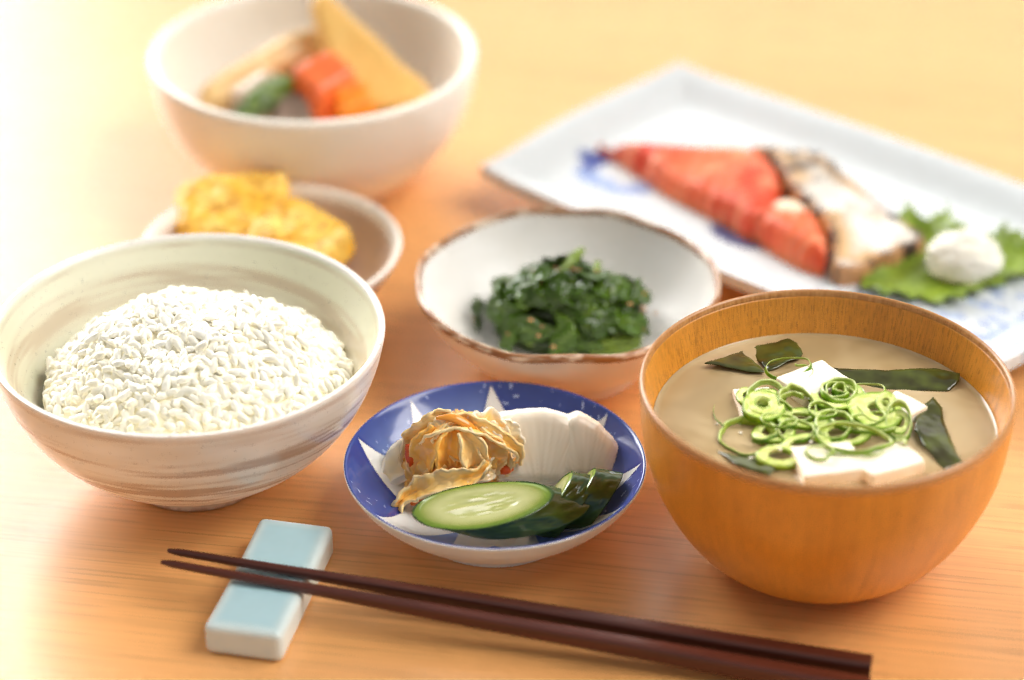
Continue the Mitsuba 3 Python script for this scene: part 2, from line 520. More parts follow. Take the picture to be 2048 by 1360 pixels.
def broth_col(p, n, uv):
    w = fbm(p.x * 40, p.y * 40, 3.0, 2)
    a = fbm(p.x * 55 + 1.8 * w, p.y * 70 + 1.8 * w, 1.0, 3)
    return mix((0.385, 0.272, 0.132), (0.495, 0.375, 0.208), smoothstep(0.2, 0.8, a))


mat('mat_broth', broth_col, 0.09, specular=0.35)


def tofu_col(p, n, uv):
    return mix((0.84, 0.76, 0.60), (0.88, 0.81, 0.67), fbm(p.x * 300, p.y * 300, p.z * 300))


mat('mat_tofu', tofu_col, 0.30, bump=lambda p, n, uv: fbm(p.x * 900, p.y * 900, p.z * 900, 2), bscale=8e-5, specular=0.45, flatness=0.5)
mat('mat_wet', 'vc', 0.16, specular=0.5, clearcoat=0.4, clearcoat_gloss=0.9)
mat('mat_food', 'vc', 0.34, specular=0.45)
mat('mat_scallion', 'vc', 0.20, specular=0.45)
mat('mat_matte_food', 'vc', 0.52, specular=0.35)
mat('mat_salmon', 'vc', 0.48, specular=0.3)
mat('mat_bubble', (0.75, 0.70, 0.58), 0.03, specular=0.9, clearcoat=1.0, clearcoat_gloss=1.0)

# ---------------------------------------------------------------- table
tb = rbox((2.0, 1.7, 0.035), 0.002, 12)
put('table', (tb[0] + [0, 0.25, -0.0175], tb[1]), 'mat_table', smooth=40, label='light wooden table top with fine straight grain', kind='structure')

# ---------------------------------------------------------------- bowls and plates


def bowl(key, c, outer, inner, matk, label, cat, foot=None, foot_mat=None, rim=None, rim_mat=None, n=200, warp=None, np_=140):
    """outer: (r, z) from the axis underneath up to the lip; inner: from the lip down to the axis; foot and rim separate parts."""
    pr = np.vstack([smooth_profile(outer, np_), smooth_profile(inner, np_)])
    tag(key, label, cat)
    put(key + '__body', lathe(pr, (*c, 0), n, warp), matk)
    if foot is not None:
        put(key + '__foot', lathe(foot, (*c, 0), n), foot_mat or matk, smooth=35)
    if rim is not None:
        put(key + '__rim', lathe(rim, (*c, 0), n, warp), rim_mat)


def rim_ring(r, z, w, h, k=20):
    a = np.linspace(0, 2 * np.pi, k + 1)
    return np.stack([r + w * np.cos(a), z + h * np.sin(a)], -1)


bowl('rice_bowl', RB,
     [(0, .0060), (.0150, .0060), (.0225, .0058), (.0270, .0066), (.0370, .0116), (.0475, .0202), (.0558, .0312), (.0608, .0430), (.0628, .0512), (.0635, .0548), (.0632, .0555)],
     [(.0632, .0555), (.0622, .0557), (.0610, .0549), (.0598, .0510), (.0570, .0440), (.0515, .0345), (.0430, .0240), (.0330, .0150), (.0200, .0100), (0, .0092)],
     'mat_rice_bowl', 'grey ceramic bowl with brown brushed swirls holding a mound of white rice', 'bowl',
     foot=[(.0205, .0070), (.0200, .0004), (.0205, 0), (.0226, 0), (.0232, .0004), (.0238, .0058), (.0244, .0066)], foot_mat='mat_bisque', n=240)

bowl('soup_bowl', SB,
     [(0, .0018), (.0200, .0018), (.0270, .0024), (.0335, .0055), (.0400, .0108), (.0460, .0188), (.0513, .0293), (.0548, .0398), (.0562, .0500), (.0569, .0600), (.0571, .0622)],
     [(.0553, .0622), (.0548, .0590), (.0534, .0535), (.0520, .0480), (.0500, .0420), (.0450, .0310), (.0360, .0190), (.0220, .0110), (0, .0090)],
     'mat_wood_bowl', 'round brown wooden bowl filled with cloudy soup and tofu', 'bowl',
     foot=[(.0180, .0024), (.0176, .0003), (.0182, 0), (.0216, 0), (.0222, .0003), (.0228, .0024)],
     rim=[(.05535, .0615), (.05525, .0628), (.05545, .0637), (.0559, .0642), (.0564, .0642), (.0569, .0637), (.05715, .0628), (.05705, .0615)], rim_mat='mat_wood_rim', n=240)

bowl('blue_dish', BD,
     [(0, .0035), (.0200, .0035), (.0270, .0040), (.0330, .0066), (.0400, .0118), (.0450, .0170), (.0474, .0210), (.0481, .0224), (.0481, .0229)],
     [(.0481, .0229), (.0476, .0233), (.0468, .0228), (.0445, .0198), (.0400, .0150), (.0330, .0098), (.0240, .0066), (.0120, .0058), (0, .0057)],
     'mat_blue_dish', 'small round blue and white dish holding pickled vegetables', 'dish',
     foot=[(.0225, .0045), (.0222, .0003), (.0228, 0), (.0255, 0), (.0260, .0003), (.0266, .0042)], n=240)


def wavy(R, A, Z):
    s = sm(0.022, 0.034, Z)
    w = 0.42 * np.sin(3 * A + 0.7) + 0.36 * np.sin(5 * A + 2.1) + 0.30 * np.sin(8 * A + 4.0)
    q = 0.45 * np.sin(4 * A + 1.3) + 0.4 * np.sin(7 * A + 0.2) + 0.25 * np.sin(11 * A)
    return R * (1 + 0.013 * s * w), Z + 0.0011 * s * q


bowl('spinach_bowl', GB,
     [(0, .0050), (.0200, .0050), (.0265, .0056), (.0305, .0074), (.0380, .0122), (.0450, .0195), (.0500, .0275), (.0520, .0322), (.0525, .0334)],
     [(.0513, .0336), (.0508, .0324), (.0485, .0270), (.0430, .0190), (.0350, .0120), (.0250, .0082), (.0120, .0072), (0, .0071)],
     'mat_white_bowl', 'white ceramic bowl with wavy brown rim holding dressed spinach', 'bowl',
     foot=[(.0230, .0062), (.0226, .0003), (.0232, 0), (.0256, 0), (.0262, .0003), (.0270, .0058)],
     rim=rim_ring(.0519, .0333, .0012, .0016), rim_mat='mat_brown_rim', warp=wavy, n=260)

bowl('stew_bowl', NB,
     [(0, .0030), (0.0217, 0.0033), (0.0326, 0.0037), (0.0395, 0.0073), (0.0489, 0.0154), (0.0578, 0.0281), (0.0622, 0.0418), (0.0637, 0.0517), (0.0638, 0.0541)],
     [(0.0632, 0.0552), (0.0611, 0.0557), (0.0593, 0.0543), (0.0585, 0.0473), (0.0563, 0.0374), (0.0504, 0.0253), (0.0395, 0.0149), (0.0247, 0.0099), (0, .0080)],
     'mat_stew_bowl', 'large cream bowl at the back holding simmered vegetables', 'bowl',
     foot=[(0.0267, 0.0044), (0.0262, 0.0003), (.0272, 0), (.0305, 0), (0.0306, 0.0003), (0.0321, 0.0040)])

bowl('omelette_dish', OD,
     [(0, .0040), (.0200, .0040), (.0265, .0046), (.0320, .0082), (.0395, .0150), (.0445, .0220), (.0466, .0266), (.0470, .0280)],
     [(.0463, .0285), (.0450, .0283), (.0438, .0268), (.0405, .0210), (.0350, .0140), (.0270, .0090), (.0150, .0072), (0, .0070)],
     'mat_omelette_dish', 'small brown dish with pale rim holding sliced yellow omelette', 'dish',
     foot=[(.0230, .0052), (.0226, .0003), (.0232, 0), (.0256, 0), (.0262, .0003), (.0270, .0050)])

# rectangular plate: gridded sheet with raised, softly bowed sides and thickness
nu, nv = 150, 100
gu, gv = np.linspace(0, 1, nu), np.linspace(0, 1, nv)
gu, gv = gu + 0.04 * np.sin(2 * np.pi * gu) * -1, gv + 0.04 * np.sin(2 * np.pi * gv) * -1
U, Vv = np.meshgrid(gu, gv, indexing='ij')
bow_u = 0.0045 * np.sin(np.pi * Vv) * (2 * U - 1)
bow_v = 0.0030 * np.sin(np.pi * U) * (2 * Vv - 1)
X, Y = U * PLEN + bow_u, Vv * PWID + bow_v
k = 0.012
dx, dy = np.minimum(X + 0.0045, PLEN + 0.0045 - X), np.minimum(Y + 0.003, PWID + 0.003 - Y)
d = np.minimum(U, 1 - U) * PLEN, np.minimum(Vv, 1 - Vv) * PWID
dd = np.minimum(*d)
Zp = 0.0068 + 0.0080 * (1 - sm(0.0, 0.021, dd)) ** 1.3 + 0.0012 * (1 - sm(0, 0.02, d[0])) * (1 - sm(0, 0.02, d[1]))
G = PA * [1, 1, 0] + X[..., None] * PU + Y[..., None] * PV + Zp[..., None] * np.array([0, 0, 1.0])
pv, pf = sheet(G, 0.0045)
tag('fish_plate', 'pale rectangular porcelain plate with blue brush pattern under the grilled salmon', 'plate')
put('fish_plate__body', (pv, pf), 'mat_plate', smooth=50)
fp = [(a * PLEN, b * PWID) for a, b in ((.16, .2), (.84, .2), (.84, .8), (.16, .8))]
fo = Polygon(fp).buffer(0.006)
ft = trimesh.creation.extrude_polygon(fo.difference(fo.buffer(-0.004)), 0.0050)
fv = np.asarray(ft.vertices)
put('fish_plate__foot', (PA * [1, 1, 0] + fv[:, :1] * PU + fv[:, 1:2] * PV + fv[:, 2:3] * np.array([0, 0, 1.0]), ft.faces), 'mat_plate', smooth=False)

# ---------------------------------------------------------------- chopsticks and rest
RA, RBk, RC = np.array((-0.09212, -0.18186, 0.01080)), np.array((-0.07965, -0.12480, 0.01080)), np.array((-0.05670, -0.13353, 0.01080))
ry_ = RBk - RA
ey = norm(ry_)
ex = norm(np.cross(ey, [0, 0, 1]))
rlen, rwid = float(np.linalg.norm(ry_)), float((RC - RBk) @ ex)
sag = lambda V: np.c_[V[:, 0], V[:, 1], V[:, 2] - 0.0008 * (V[:, 2] > 0) * np.clip(1 - (V[:, 1] / (rlen * 0.5)) ** 2, 0, 1)]
bv, bf = rbox((rwid, rlen, 0.0108), 0.0024, 34, sag)
cz = bv[:, 2]
ed = np.minimum(rwid / 2 - np.abs(bv[:, 0]), rlen / 2 - np.abs(bv[:, 1]))
rc = lerp((0.60, 0.66, 0.63), (0.38, 0.56, 0.60), sm(-0.0005, 0.0050, ed) * sm(-0.001, 0.0045, cz)) * (0.96 + 0.08 * fb(bv, 300, 3, 2))[:, None]
o = RA * [1, 1, 0] + ex * rwid / 2 + ey * rlen / 2 + np.array([0, 0, 0.0054])
put('chopstick_rest', (frame(bv, o, ex, ey, (0, 0, 1)), bf), 'mat_rest', color=rc, label='pale blue glazed ceramic block under the chopsticks', cat='chopstick rest')


def chopstick(key, tip, end, r0, r1, m, label):
    n, sides = 60, 24
    c = np.linspace(tip, end, n)
    t = norm(np.asarray(end) - tip)
    s = norm(np.cross(t, [0, 0, 1]))
    b = np.cross(s, t)
    a = np.arange(sides) * 2 * np.pi / sides
    u = np.linspace(0, 1, n)
    # squarish at the handle, round at the tip
    e = (2.0 + 5.0 * sm(0.15, 0.5, u))[:, None]
    k = (np.abs(np.cos(a)) ** e + np.abs(np.sin(a)) ** e) ** (-1 / e)
    r = (r0 + (r1 - r0) * u ** 0.8)[:, None] * k
    r[0] *= 0.62
    V = c[:, None] + r[..., None] * (np.cos(a)[None, :, None] * s + np.sin(a)[None, :, None] * b)
    i, j = np.meshgrid(np.arange(n - 1), np.arange(sides), indexing='ij')
    q = np.stack([i * sides + j, i * sides + (j + 1) % sides, (i + 1) * sides + (j + 1) % sides, (i + 1) * sides + j], -1).reshape(-1, 4)
    V = np.vstack([V.reshape(-1, 3), c[:1], c[-1:]])
    kk = np.arange(sides)
    F = np.vstack([q[:, [0, 1, 2]], q[:, [0, 2, 3]], np.stack([(kk + 1) % sides, kk, np.full(sides, n * sides)], -1),
                   np.stack([(n - 1) * sides + kk, (n - 1) * sides + (kk + 1) % sides, np.full(sides, n * sides + 1)], -1)])
    put(key, (V, F), m, smooth=40, label=label, cat='chopstick', group='pair of chopsticks')


chopstick('chopstick', np.array((-0.10594, -0.14815, 0.01380)), np.array((0.10608, -0.19300, 0.00340)), 0.0011, 0.0031, 'mat_stick', 'dark brown wooden chopstick lying on the side nearer the dishes')
chopstick('chopstick_001', np.array((-0.10730, -0.15389, 0.01360)), np.array((0.10430, -0.20331, 0.00340)), 0.0011, 0.0031, 'mat_stick_001', 'dark brown wooden chopstick lying on the side nearer the viewer')

# ---------------------------------------------------------------- rice
RM = (-0.1015, -0.0858)


def rice_h(x, y):
    dx, dy = (x - RM[0]) / 0.0490, (y - RM[1]) / 0.0490
    r2 = dx * dx + dy * dy
    P = np.stack([x, y, np.zeros_like(x)], -1)
    bump = ((fb(P, 62, 2, 3) - 0.5) * 0.0110 + (fb(P, 190, 2, 8) - 0.5) * 0.0030) * np.clip(1.1 - r2, 0.1, 1)
    return 0.0370 + 0.0230 * np.clip(1 - r2 ** 1.15, -0.2, 1) + bump


gx = np.linspace(-0.0545, 0.0545, 90)
rr, aa = np.meshgrid(np.linspace(0, 0.0500, 46), np.linspace(0, 2 * np.pi, 121)[:-1], indexing='ij')
bx, by = RM[0] + rr * np.cos(aa), RM[1] + rr * np.sin(aa)
bz = rice_h(bx, by) - 0.0008
n_ = 120
i, j = np.meshgrid(np.arange(45), np.arange(n_), indexing='ij')
q = np.stack([i * n_ + j, (i + 1) * n_ + j, (i + 1) * n_ + (j + 1) % n_, i * n_ + (j + 1) % n_], -1).reshape(-1, 4)
bot = np.array([[RM[0], RM[1], 0.026]])
V = np.vstack([np.stack([bx, by, bz], -1).reshape(-1, 3), bot])
last = 45 * n_ + np.arange(n_)
F = np.vstack([q[:, [0, 1, 2]], q[:, [0, 2, 3]], np.stack([last, np.full(n_, len(V) - 1), 45 * n_ + (np.arange(n_) + 1) % n_], -1)])
tag('rice', 'mound of steamed white rice filling the grey swirled bowl', 'rice')
put('rice__core', (V, F), 'mat_rice_bed')


def grain_mesh(sub, seed):
    s = trimesh.creation.icosphere(subdivisions=sub)
    v = np.array(s.vertices)
    r = np.random.default_rng(seed)
    x = v[:, 0]
    v = v * [1, (1 - 0.18 * x * r.uniform(0.3, 1.3)).mean(), 1]
    v[:, 1] *= 1 - 0.20 * x * r.uniform(-1, 1)
    v[:, 2] += 0.22 * (x ** 2 - 0.4) * r.uniform(-0.6, 1.2)
    v = v * [0.0028, 0.00134, 0.00114]
    v += (fb(v, 900, 2, seed)[:, None] - 0.5) * 0.0005 * norm(v)
    return v, np.array(s.faces)


protos = [grain_mesh(2, k) for k in range(8)]
pool = 0.0488 * np.sqrt(rng.random(14000))[:, None] * (lambda t: np.stack([np.cos(t), np.sin(t)], -1))(rng.random(14000) * 2 * np.pi)


def darts(pts, dmin):
    kept, cell = [], {}
    for p in pts:
        c = (int(p[0] // dmin), int(p[1] // dmin))
        if all(np.hypot(*(p - q)) >= dmin for a in (-1, 0, 1) for b in (-1, 0, 1) for q in cell.get((c[0] + a, c[1] + b), ())):
            cell.setdefault(c, []).append(p)
            kept.append(p)
    return np.array(kept)


top_, low_ = darts(pool, 0.0023), darts(pool[::-1], 0.0021)
loose = pool[5000:5090]
N = len(top_) + len(low_) + len(loose)
gx_, gy_ = (np.vstack([top_, low_, loose]) + RM).T
gz_ = rice_h(gx_, gy_)
e = 5e-4
gn = norm(np.stack([-(rice_h(gx_ + e, gy_) - rice_h(gx_ - e, gy_)) / (2 * e), -(rice_h(gx_, gy_ + e) - rice_h(gx_, gy_ - e)) / (2 * e), np.ones(N)], -1))
off = np.r_[rng.uniform(-0.0002, 0.0007, len(top_)), rng.uniform(-0.0013, -0.0007, len(low_)), rng.uniform(0.0012, 0.0020, len(loose))]
yaw = rng.random(N) * 2 * np.pi
tiltv = rng.normal(0, 0.36, N)
scl = rng.uniform(0.72, 1.10, N)
stuffV, stuffF, stuffC, count = [], [], [], 0
score = off * 60 - np.linalg.norm(np.stack([gx_, gy_, gz_], -1) - EYE, axis=1) + (gz_ < 0.041) * -1
chosen = set(np.argsort(-score)[:300].tolist())
for k in range(N):
    nrm = gn[k]
    t1 = norm(np.cross(nrm, [0.3, 1, 0.2]))
    t2 = np.cross(nrm, t1)
    d1 = t1 * math.cos(yaw[k]) + t2 * math.sin(yaw[k])
    d1 = norm(d1 * math.cos(tiltv[k]) + nrm * math.sin(tiltv[k]))
    d2 = norm(np.cross(nrm, d1))
    d3 = np.cross(d1, d2)
    v, f = protos[k % 8]
    pos = np.array([gx_[k], gy_[k], gz_[k]]) + nrm * off[k]
    W = pos + scl[k] * (v[:, :1] * d1 + v[:, 1:2] * d2 + v[:, 2:3] * d3)
    w = rng.uniform(0, 1)
    col = np.array([0.945, 0.900, 0.765]) * (1 - w) + np.array([0.965, 0.94, 0.84]) * w
    C = np.repeat(col[None], len(v), 0) * (0.97 + 0.06 * (v[:, :1] / 0.0028) ** 2)
    if k in chosen:
        kk = 'rice__grain' if count == 0 else f'rice__grain_{count:03d}'
        count += 1
        put(kk, (W, f), 'mat_rice', color=np.clip(C, 0, 0.975))
    else:
        stuffF.append(f + sum(map(len, stuffV[-0:])) if False else f + k * 0 + 162 * len(stuffV))
        stuffV.append(W)
        stuffC.append(np.clip(C, 0, 0.975))
put('rice__grains', (np.vstack(stuffV), np.vstack(stuffF)), 'mat_rice', color=np.vstack(stuffC), kind='stuff')

# ---------------------------------------------------------------- soup
SZ = 0.0495
rs = np.r_[np.linspace(0, 0.0500, 24), np.linspace(0.0504, 0.0524, 14)]
zs = SZ + 0.0006 * np.clip((rs - 0.0500) / 0.0024, 0, 1) ** 2.2
pr = np.vstack([[(0, SZ - 0.006), (0.0490, SZ - 0.006)], np.stack([rs, zs], -1)[::-1]])
put('soup', lathe(pr, (*SB, 0), 200), 'mat_broth', smooth=50, label='cloudy tan soup filling the round wooden bowl', cat='soup')


def tofu(key, a, b, c, depth, label, seed):
    """a, b: ends of one top edge, c: the far end of the edge from b."""
    a, b, c = map(np.asarray, (a, b, c))
    e1 = b - a
    l1 = np.linalg.norm(e1)
    e1 = e1 / l1
    nz = np.array([0, 0, 1.0])
    e2 = np.cross(nz, e1)
    l2 = float((c - b) @ e2)
    if l2 < 0:
        e2, l2 = -e2, -l2
    e3 = np.cross(e1, e2)
    sgn = 1 if e3[2] > 0 else -1
    v, f = rbox((l1, l2, depth), 0.0007, 22, lambda V: V + (np.stack([fb(V + k, 160, 2, seed + k) for k in range(3)], -1) - 0.5) * 0.0009)
    if sgn < 0:
        f = f[:, ::-1]
    o = a + e1 * l1 / 2 + e2 * l2 / 2 - nz * depth / 2
    put(key, (frame(v, o, e1, e2, nz), f), 'mat_tofu', label=label, cat='tofu', group='tofu cubes in the soup')


tofu('tofu_cube', (0.08237, -0.11005, 0.05300), (0.09074, -0.12229, 0.05300), (0.10761, -0.11358, 0.05300), 0.011, 'white tofu cube at the back of the soup, under a thin scallion loop', 1)
tofu('tofu_cube_001', (0.06844, -0.11364, 0.05120), (0.07070, -0.13145, 0.05120), (0.08241, -0.12692, 0.05120), 0.010, 'white tofu cube at the left of the soup, mostly under scallion rings', 2)
tofu('tofu_cube_002', (0.12828, -0.12568, 0.05260), (0.11955, -0.11674, 0.05260), (0.10886, -0.12339, 0.05260), 0.010, 'white tofu cube at the right of the soup, beside the dark seaweed', 3)
tofu('tofu_cube_003', (0.08642, -0.16593, 0.05350), (0.10496, -0.16224, 0.05350), (0.10163, -0.14664, 0.05350), 0.012, 'white tofu cube at the front of the soup, left of the front two', 4)
tofu('tofu_cube_004', (0.10601, -0.16593, 0.05350), (0.12297, -0.15799, 0.05350), (0.11787, -0.14664, 0.05350), 0.012, 'white tofu cube at the front of the soup, right of the front two', 5)


def seaweed(key, outline, label, seed, amp=0.0006, z=SZ):
    o = np.asarray(outline)
    V, F, D = pillow(o[:, :2], 0.0008, 0.0007, 0.0004, 0.0012, fn=lambda P, D: 0, wob=0.0002, seed=seed, base=z - 0.0002)
    w = (fb(np.c_[V[:, :2], np.zeros(len(V))], 170, 2, seed) - 0.45) * 2 * amp
    cxy = o[:, :2].mean(0)
    ang = seed * 1.7 + 2.4
    dd_ = (V[:, :2] - cxy) @ np.array([math.cos(ang), math.sin(ang)])
    V[:, 2] += w + 0.0007 + 0.0009 * np.clip(dd_ / 0.006, -1.2, 1.0)
    n = fb(V, 240, 3, seed + 9)
    C = lerp((0.028, 0.026, 0.005), (0.085, 0.105, 0.014), np.clip(n * 1.5 - 0.3, 0, 1))
    put(key, (V, F), 'mat_wet', color=C, label=label, cat='seaweed', group='seaweed pieces in the soup')


seaweed('seaweed', [(0.06094, -0.09955, 0.05000), (0.06701, -0.09411, 0.05000), (0.07367, -0.08799, 0.05000), (0.07588, -0.09258, 0.05000), (0.07851, -0.09955, 0.05000), (0.07980, -0.10315, 0.05000), (0.07507, -0.10315, 0.05000), (0.06968, -0.10135, 0.05000)], 'dark green triangular seaweed piece at the back left of the soup', 1)
seaweed('seaweed_001', [(0.07473, -0.08675, 0.05000), (0.08139, -0.08366, 0.05000), (0.08914, -0.08334, 0.05000), (0.09143, -0.08644, 0.05000), (0.09262, -0.09258, 0.05000), (0.09090, -0.09563, 0.05000), (0.08741, -0.09744, 0.05000), (0.08350, -0.10045, 0.05000), (0.08071, -0.10165, 0.05000), (0.07770, -0.09380, 0.05000)], 'dark folded seaweed strip along the back wall of the soup bowl', 2, 0.0010)
seaweed('seaweed_002', [(0.10194, -0.09955, 0.05000), (0.10997, -0.10135, 0.05000), (0.11883, -0.10255, 0.05000), (0.12885, -0.10195, 0.05000), (0.13394, -0.10165, 0.05000), (0.14101, -0.10524, 0.05000), (0.14014, -0.10909, 0.05000), (0.13626, -0.11320, 0.05000), (0.12744, -0.11261, 0.05000), (0.11662, -0.11173, 0.05000), (0.10691, -0.10761, 0.05000), (0.10251, -0.10464, 0.05000)], 'long dark green seaweed strip at the back right of the soup', 3)
seaweed('seaweed_003', [(0.13067, -0.11872, 0.05000), (0.12889, -0.12161, 0.05000), (0.12462, -0.12704, 0.05000), (0.12250, -0.13744, 0.05000), (0.12398, -0.14461, 0.05000), (0.12672, -0.15222, 0.05000), (0.12904, -0.15704, 0.05000), (0.13503, -0.15276, 0.05000), (0.13402, -0.14516, 0.05000), (0.13269, -0.13744, 0.05000), (0.13249, -0.13015, 0.05000), (0.13275, -0.12390, 0.05000)], 'wide dark green seaweed piece along the right side of the soup', 4)
seaweed('seaweed_004', [(0.06151, -0.14625, 0.05000), (0.06700, -0.14952, 0.05000), (0.07292, -0.15060, 0.05000), (0.07981, -0.15249, 0.05000), (0.07848, -0.15757, 0.05000), (0.07645, -0.16234, 0.05000), (0.07147, -0.15970, 0.05000), (0.06657, -0.15544, 0.05000)], 'dark green seaweed piece at the front left of the soup', 5)


def ring(key, c, rx, ry, label, h=0.0022, th=0.0005, rot=0.0, seed=0, tilt=(0.0, 0.0), dark=0.5, arc=(0, 2 * np.pi), wob=0.10, part=None):
    """A slice of scallion: a thin irregular closed band, green skin outside and pale flesh inside. rx, ry in metres on the water plane."""
    full = arc[1] - arc[0] > 6.28
    n = 90 if full else 60
    a = np.linspace(arc[0], arc[1], n, endpoint=not full)
    q = np.stack([np.cos(a), np.sin(a), np.full(n, seed * 3.7)], -1)
    rg = np.random.default_rng(seed + 100)
    cone, ph, und = rg.uniform(-0.10, 0.16), rg.uniform(0, 6.28), rg.uniform(0.0002, 0.0006)
    wob = wob * 1.35 + 0.07
    if part:
        c = np.asarray(c) + np.array([rg.normal(0, 0.10) * rx * 0.5, rg.normal(0, 0.10) * ry * 0.5, rg.normal(0, 0.0002)])
    tilt = (tilt[0] + rg.normal(0, 0.07), tilt[1] + rg.normal(0, 0.09))
    k = 1 + (meshkit.fbm(q * 1.3 + 20, 2, seed) - 0.5) * 2 * wob * 1.6
    th, h = th * 0.70, h * 0.62
    tk = th * (0.75 + 0.7 * meshkit.noise(q * 2.0 + 7, seed + 1))
    hh = h * (0.8 + 0.4 * meshkit.noise(q * 1.2 + 3, seed + 2))
    cs = [(1, -0.5), (1, 0.30), (0.7, 0.5), (0.0, 0.5), (-0.3, 0.5), (-1, 0.30), (-1, -0.5)]
    rowsV, rowsC = [], []
    vary = meshkit.fbm(q * 2.2 + 11, 3, seed + 4)
    skin = lerp((0.075, 0.200, 0.004), (0.30, 0.48, 0.014), np.clip((1 - dark) * 1.0 + (vary - 0.5) * 1.4, 0, 1))
    flesh = lerp((0.42, 0.52, 0.09), (0.70, 0.74, 0.40), np.clip(vary * 1.2 + 0.25 - 0.55 * dark, 0, 1))
    inn = lerp((0.27, 0.40, 0.04), (0.50, 0.58, 0.14), np.clip(1 - dark + (vary - 0.5), 0, 1))
    for (s, z), col in zip(cs, (skin, skin, skin * 0.4 + flesh * 0.6, flesh, flesh, inn, inn)):
        rr_ = k * (1 + cone * (z - 0.5) * -0.5) + s * tk / (rx + ry)
        x, y = rx * rr_ * np.cos(a), ry * rr_ * np.sin(a)
        X = x * math.cos(rot) - y * math.sin(rot)
        Y = x * math.sin(rot) + y * math.cos(rot)
        Zz = z * hh + X * tilt[0] + Y * tilt[1] + und * np.sin(2 * a + ph)
        rowsV.append(np.stack([c[0] + X, c[1] + Y, c[2] + Zz], -1))
        rowsC.append(col)
    m = len(cs)
    V, C = np.vstack(rowsV), np.vstack(rowsC)
    i, j = np.meshgrid(np.arange(m), np.arange(n if full else n - 1), indexing='ij')
    i2, j2 = (i + 1) % m, (j + 1) % n
    Q = np.stack([i * n + j, i * n + j2, i2 * n + j2, i2 * n + j], -1).reshape(-1, 4)
    F = np.vstack([Q[:, [0, 1, 2]], Q[:, [0, 2, 3]]])
    if not full:
        cap = lambda o_, s_: [[o_ + s_[0] * n, o_ + s_[1] * n, o_ + s_[2] * n] for s_ in s_]
        for o_, fl in ((0, False), (n - 1, True)):
            tr = np.array([[o_, o_ + (b + 1) * n, o_ + b * n] for b in range(1, m - 1)])
            F = np.vstack([F, tr[:, ::-1] if fl else tr])
    put(key, (V, F), 'mat_scallion', color=np.clip(C, 0, 1), **({} if part else dict(label=label, cat='scallion', group='scallion rings on the soup')))


def slice_disc(key, c, rx, ry, label, h=0.0030, layers=3, hole=0.12, rot=0.0, seed=0, tilt=(0.0, 0.0), dark=0.4, part=None):
    """A cross-cut scallion: nested pale layers with green seams, a green skin outside and a small hollow in the middle."""
    rg = np.random.default_rng(seed + 300)
    n = 96
    a = np.arange(n) * 2 * np.pi / n
    tilt = (tilt[0] + rg.normal(0, 0.05), tilt[1] + rg.normal(0, 0.07))
    fr = np.r_[1.0, 1.0, 0.985, np.linspace(0.96, hole + 0.02, 34), hole, hole]
    zz = np.r_[-0.5, 0.32, 0.46, np.full(34, 0.5), 0.40, -0.5]
    q = np.stack([np.cos(a), np.sin(a), np.full(n, seed * 1.9)], -1)
    w1 = (meshkit.fbm(q * 1.2 + 9, 2, seed) - 0.5) * 0.30
    w2 = (meshkit.fbm(q * 1.6 + 30, 2, seed + 1) - 0.5) * 0.40
    off = rg.uniform(-0.14, 0.14, 2)
    V, C = [], []
    for k, (f, z) in enumerate(zip(fr, zz)):
        rr_ = f * (1 + w1) + (1 - f) * f * w2
        X0, Y0 = rr_ * np.cos(a) + off[0] * (1 - f), rr_ * np.sin(a) + off[1] * (1 - f)
        ph = (1 - f) * layers + 0.25 * w2
        seam = np.abs(((ph + 0.5) % 1.0) - 0.5) * 2       # 0 on a seam between two layers
        gro = sm(0.22, 0.0, seam) * (2 < k < len(fr) - 2)
        jit = meshkit.fbm(np.stack([X0 * 4, Y0 * 4, np.full(n, seed)], -1), 3, seed + 7)
        lvl = 0.18 * np.sin(np.floor(ph + 0.5) * 2.4 + seed) * (2 < k < len(fr) - 2)
        X, Y = rx * X0, ry * Y0
        Xr, Yr = X * math.cos(rot) - Y * math.sin(rot), X * math.sin(rot) + Y * math.cos(rot)
        Z = 0.55 * h * (z - 0.24 * gro + lvl + 0.25 * (jit - 0.5)) + Xr * tilt[0] + Yr * tilt[1]
        V.append(np.stack([c[0] + Xr, c[1] + Yr, c[2] + Z], -1))
        pale = lerp((0.42, 0.56, 0.055), (0.76, 0.80, 0.33), np.clip(jit * 1.5 - 0.25 + 0.25 * (1 - dark), 0, 1))
        col = lerp(pale, np.array((0.20, 0.36, 0.015)), np.clip(gro * (0.30 + 0.6 * dark), 0, 1))
        skin = lerp((0.075, 0.200, 0.004), (0.30, 0.48, 0.014), np.clip(1 - dark + (jit - 0.5) * 1.5, 0, 1))
        C.append(skin if k < 2 else lerp(col, skin, np.full(n, 0.75)) if k == 2 else lerp(col, skin, sm(0.86, 0.95, np.full(n, f)) * 0.7))
    R_ = len(V)
    V, C = np.vstack(V), np.vstack(C)
    i, j = np.meshgrid(np.arange(R_), np.arange(n), indexing='ij')
    i2, j2 = (i + 1) % R_, (j + 1) % n
    Q = np.stack([i * n + j, i * n + j2, i2 * n + j2, i2 * n + j], -1).reshape(-1, 4)
    put(key, (V, np.vstack([Q[:, [0, 1, 2]], Q[:, [0, 2, 3]]])), 'mat_scallion', color=np.clip(C, 0, 1), **({} if part else dict(label=label, cat='scallion', group='scallion rings on the soup')))


def scallion(label, *rings):
    key = num('scallion_ring')
    if len(rings) == 1:
        (slice_disc if 'layers' in rings[0] else ring)(key, label=label, **rings[0])
    else:
        tag(key, label, 'scallion', 'scallion rings on the soup')
        for kk, r in enumerate(rings):
            (slice_disc if 'layers' in r else ring)(key + '__layer' + (f'_{kk:03d}' if kk else ''), label=None, part=True, **r)


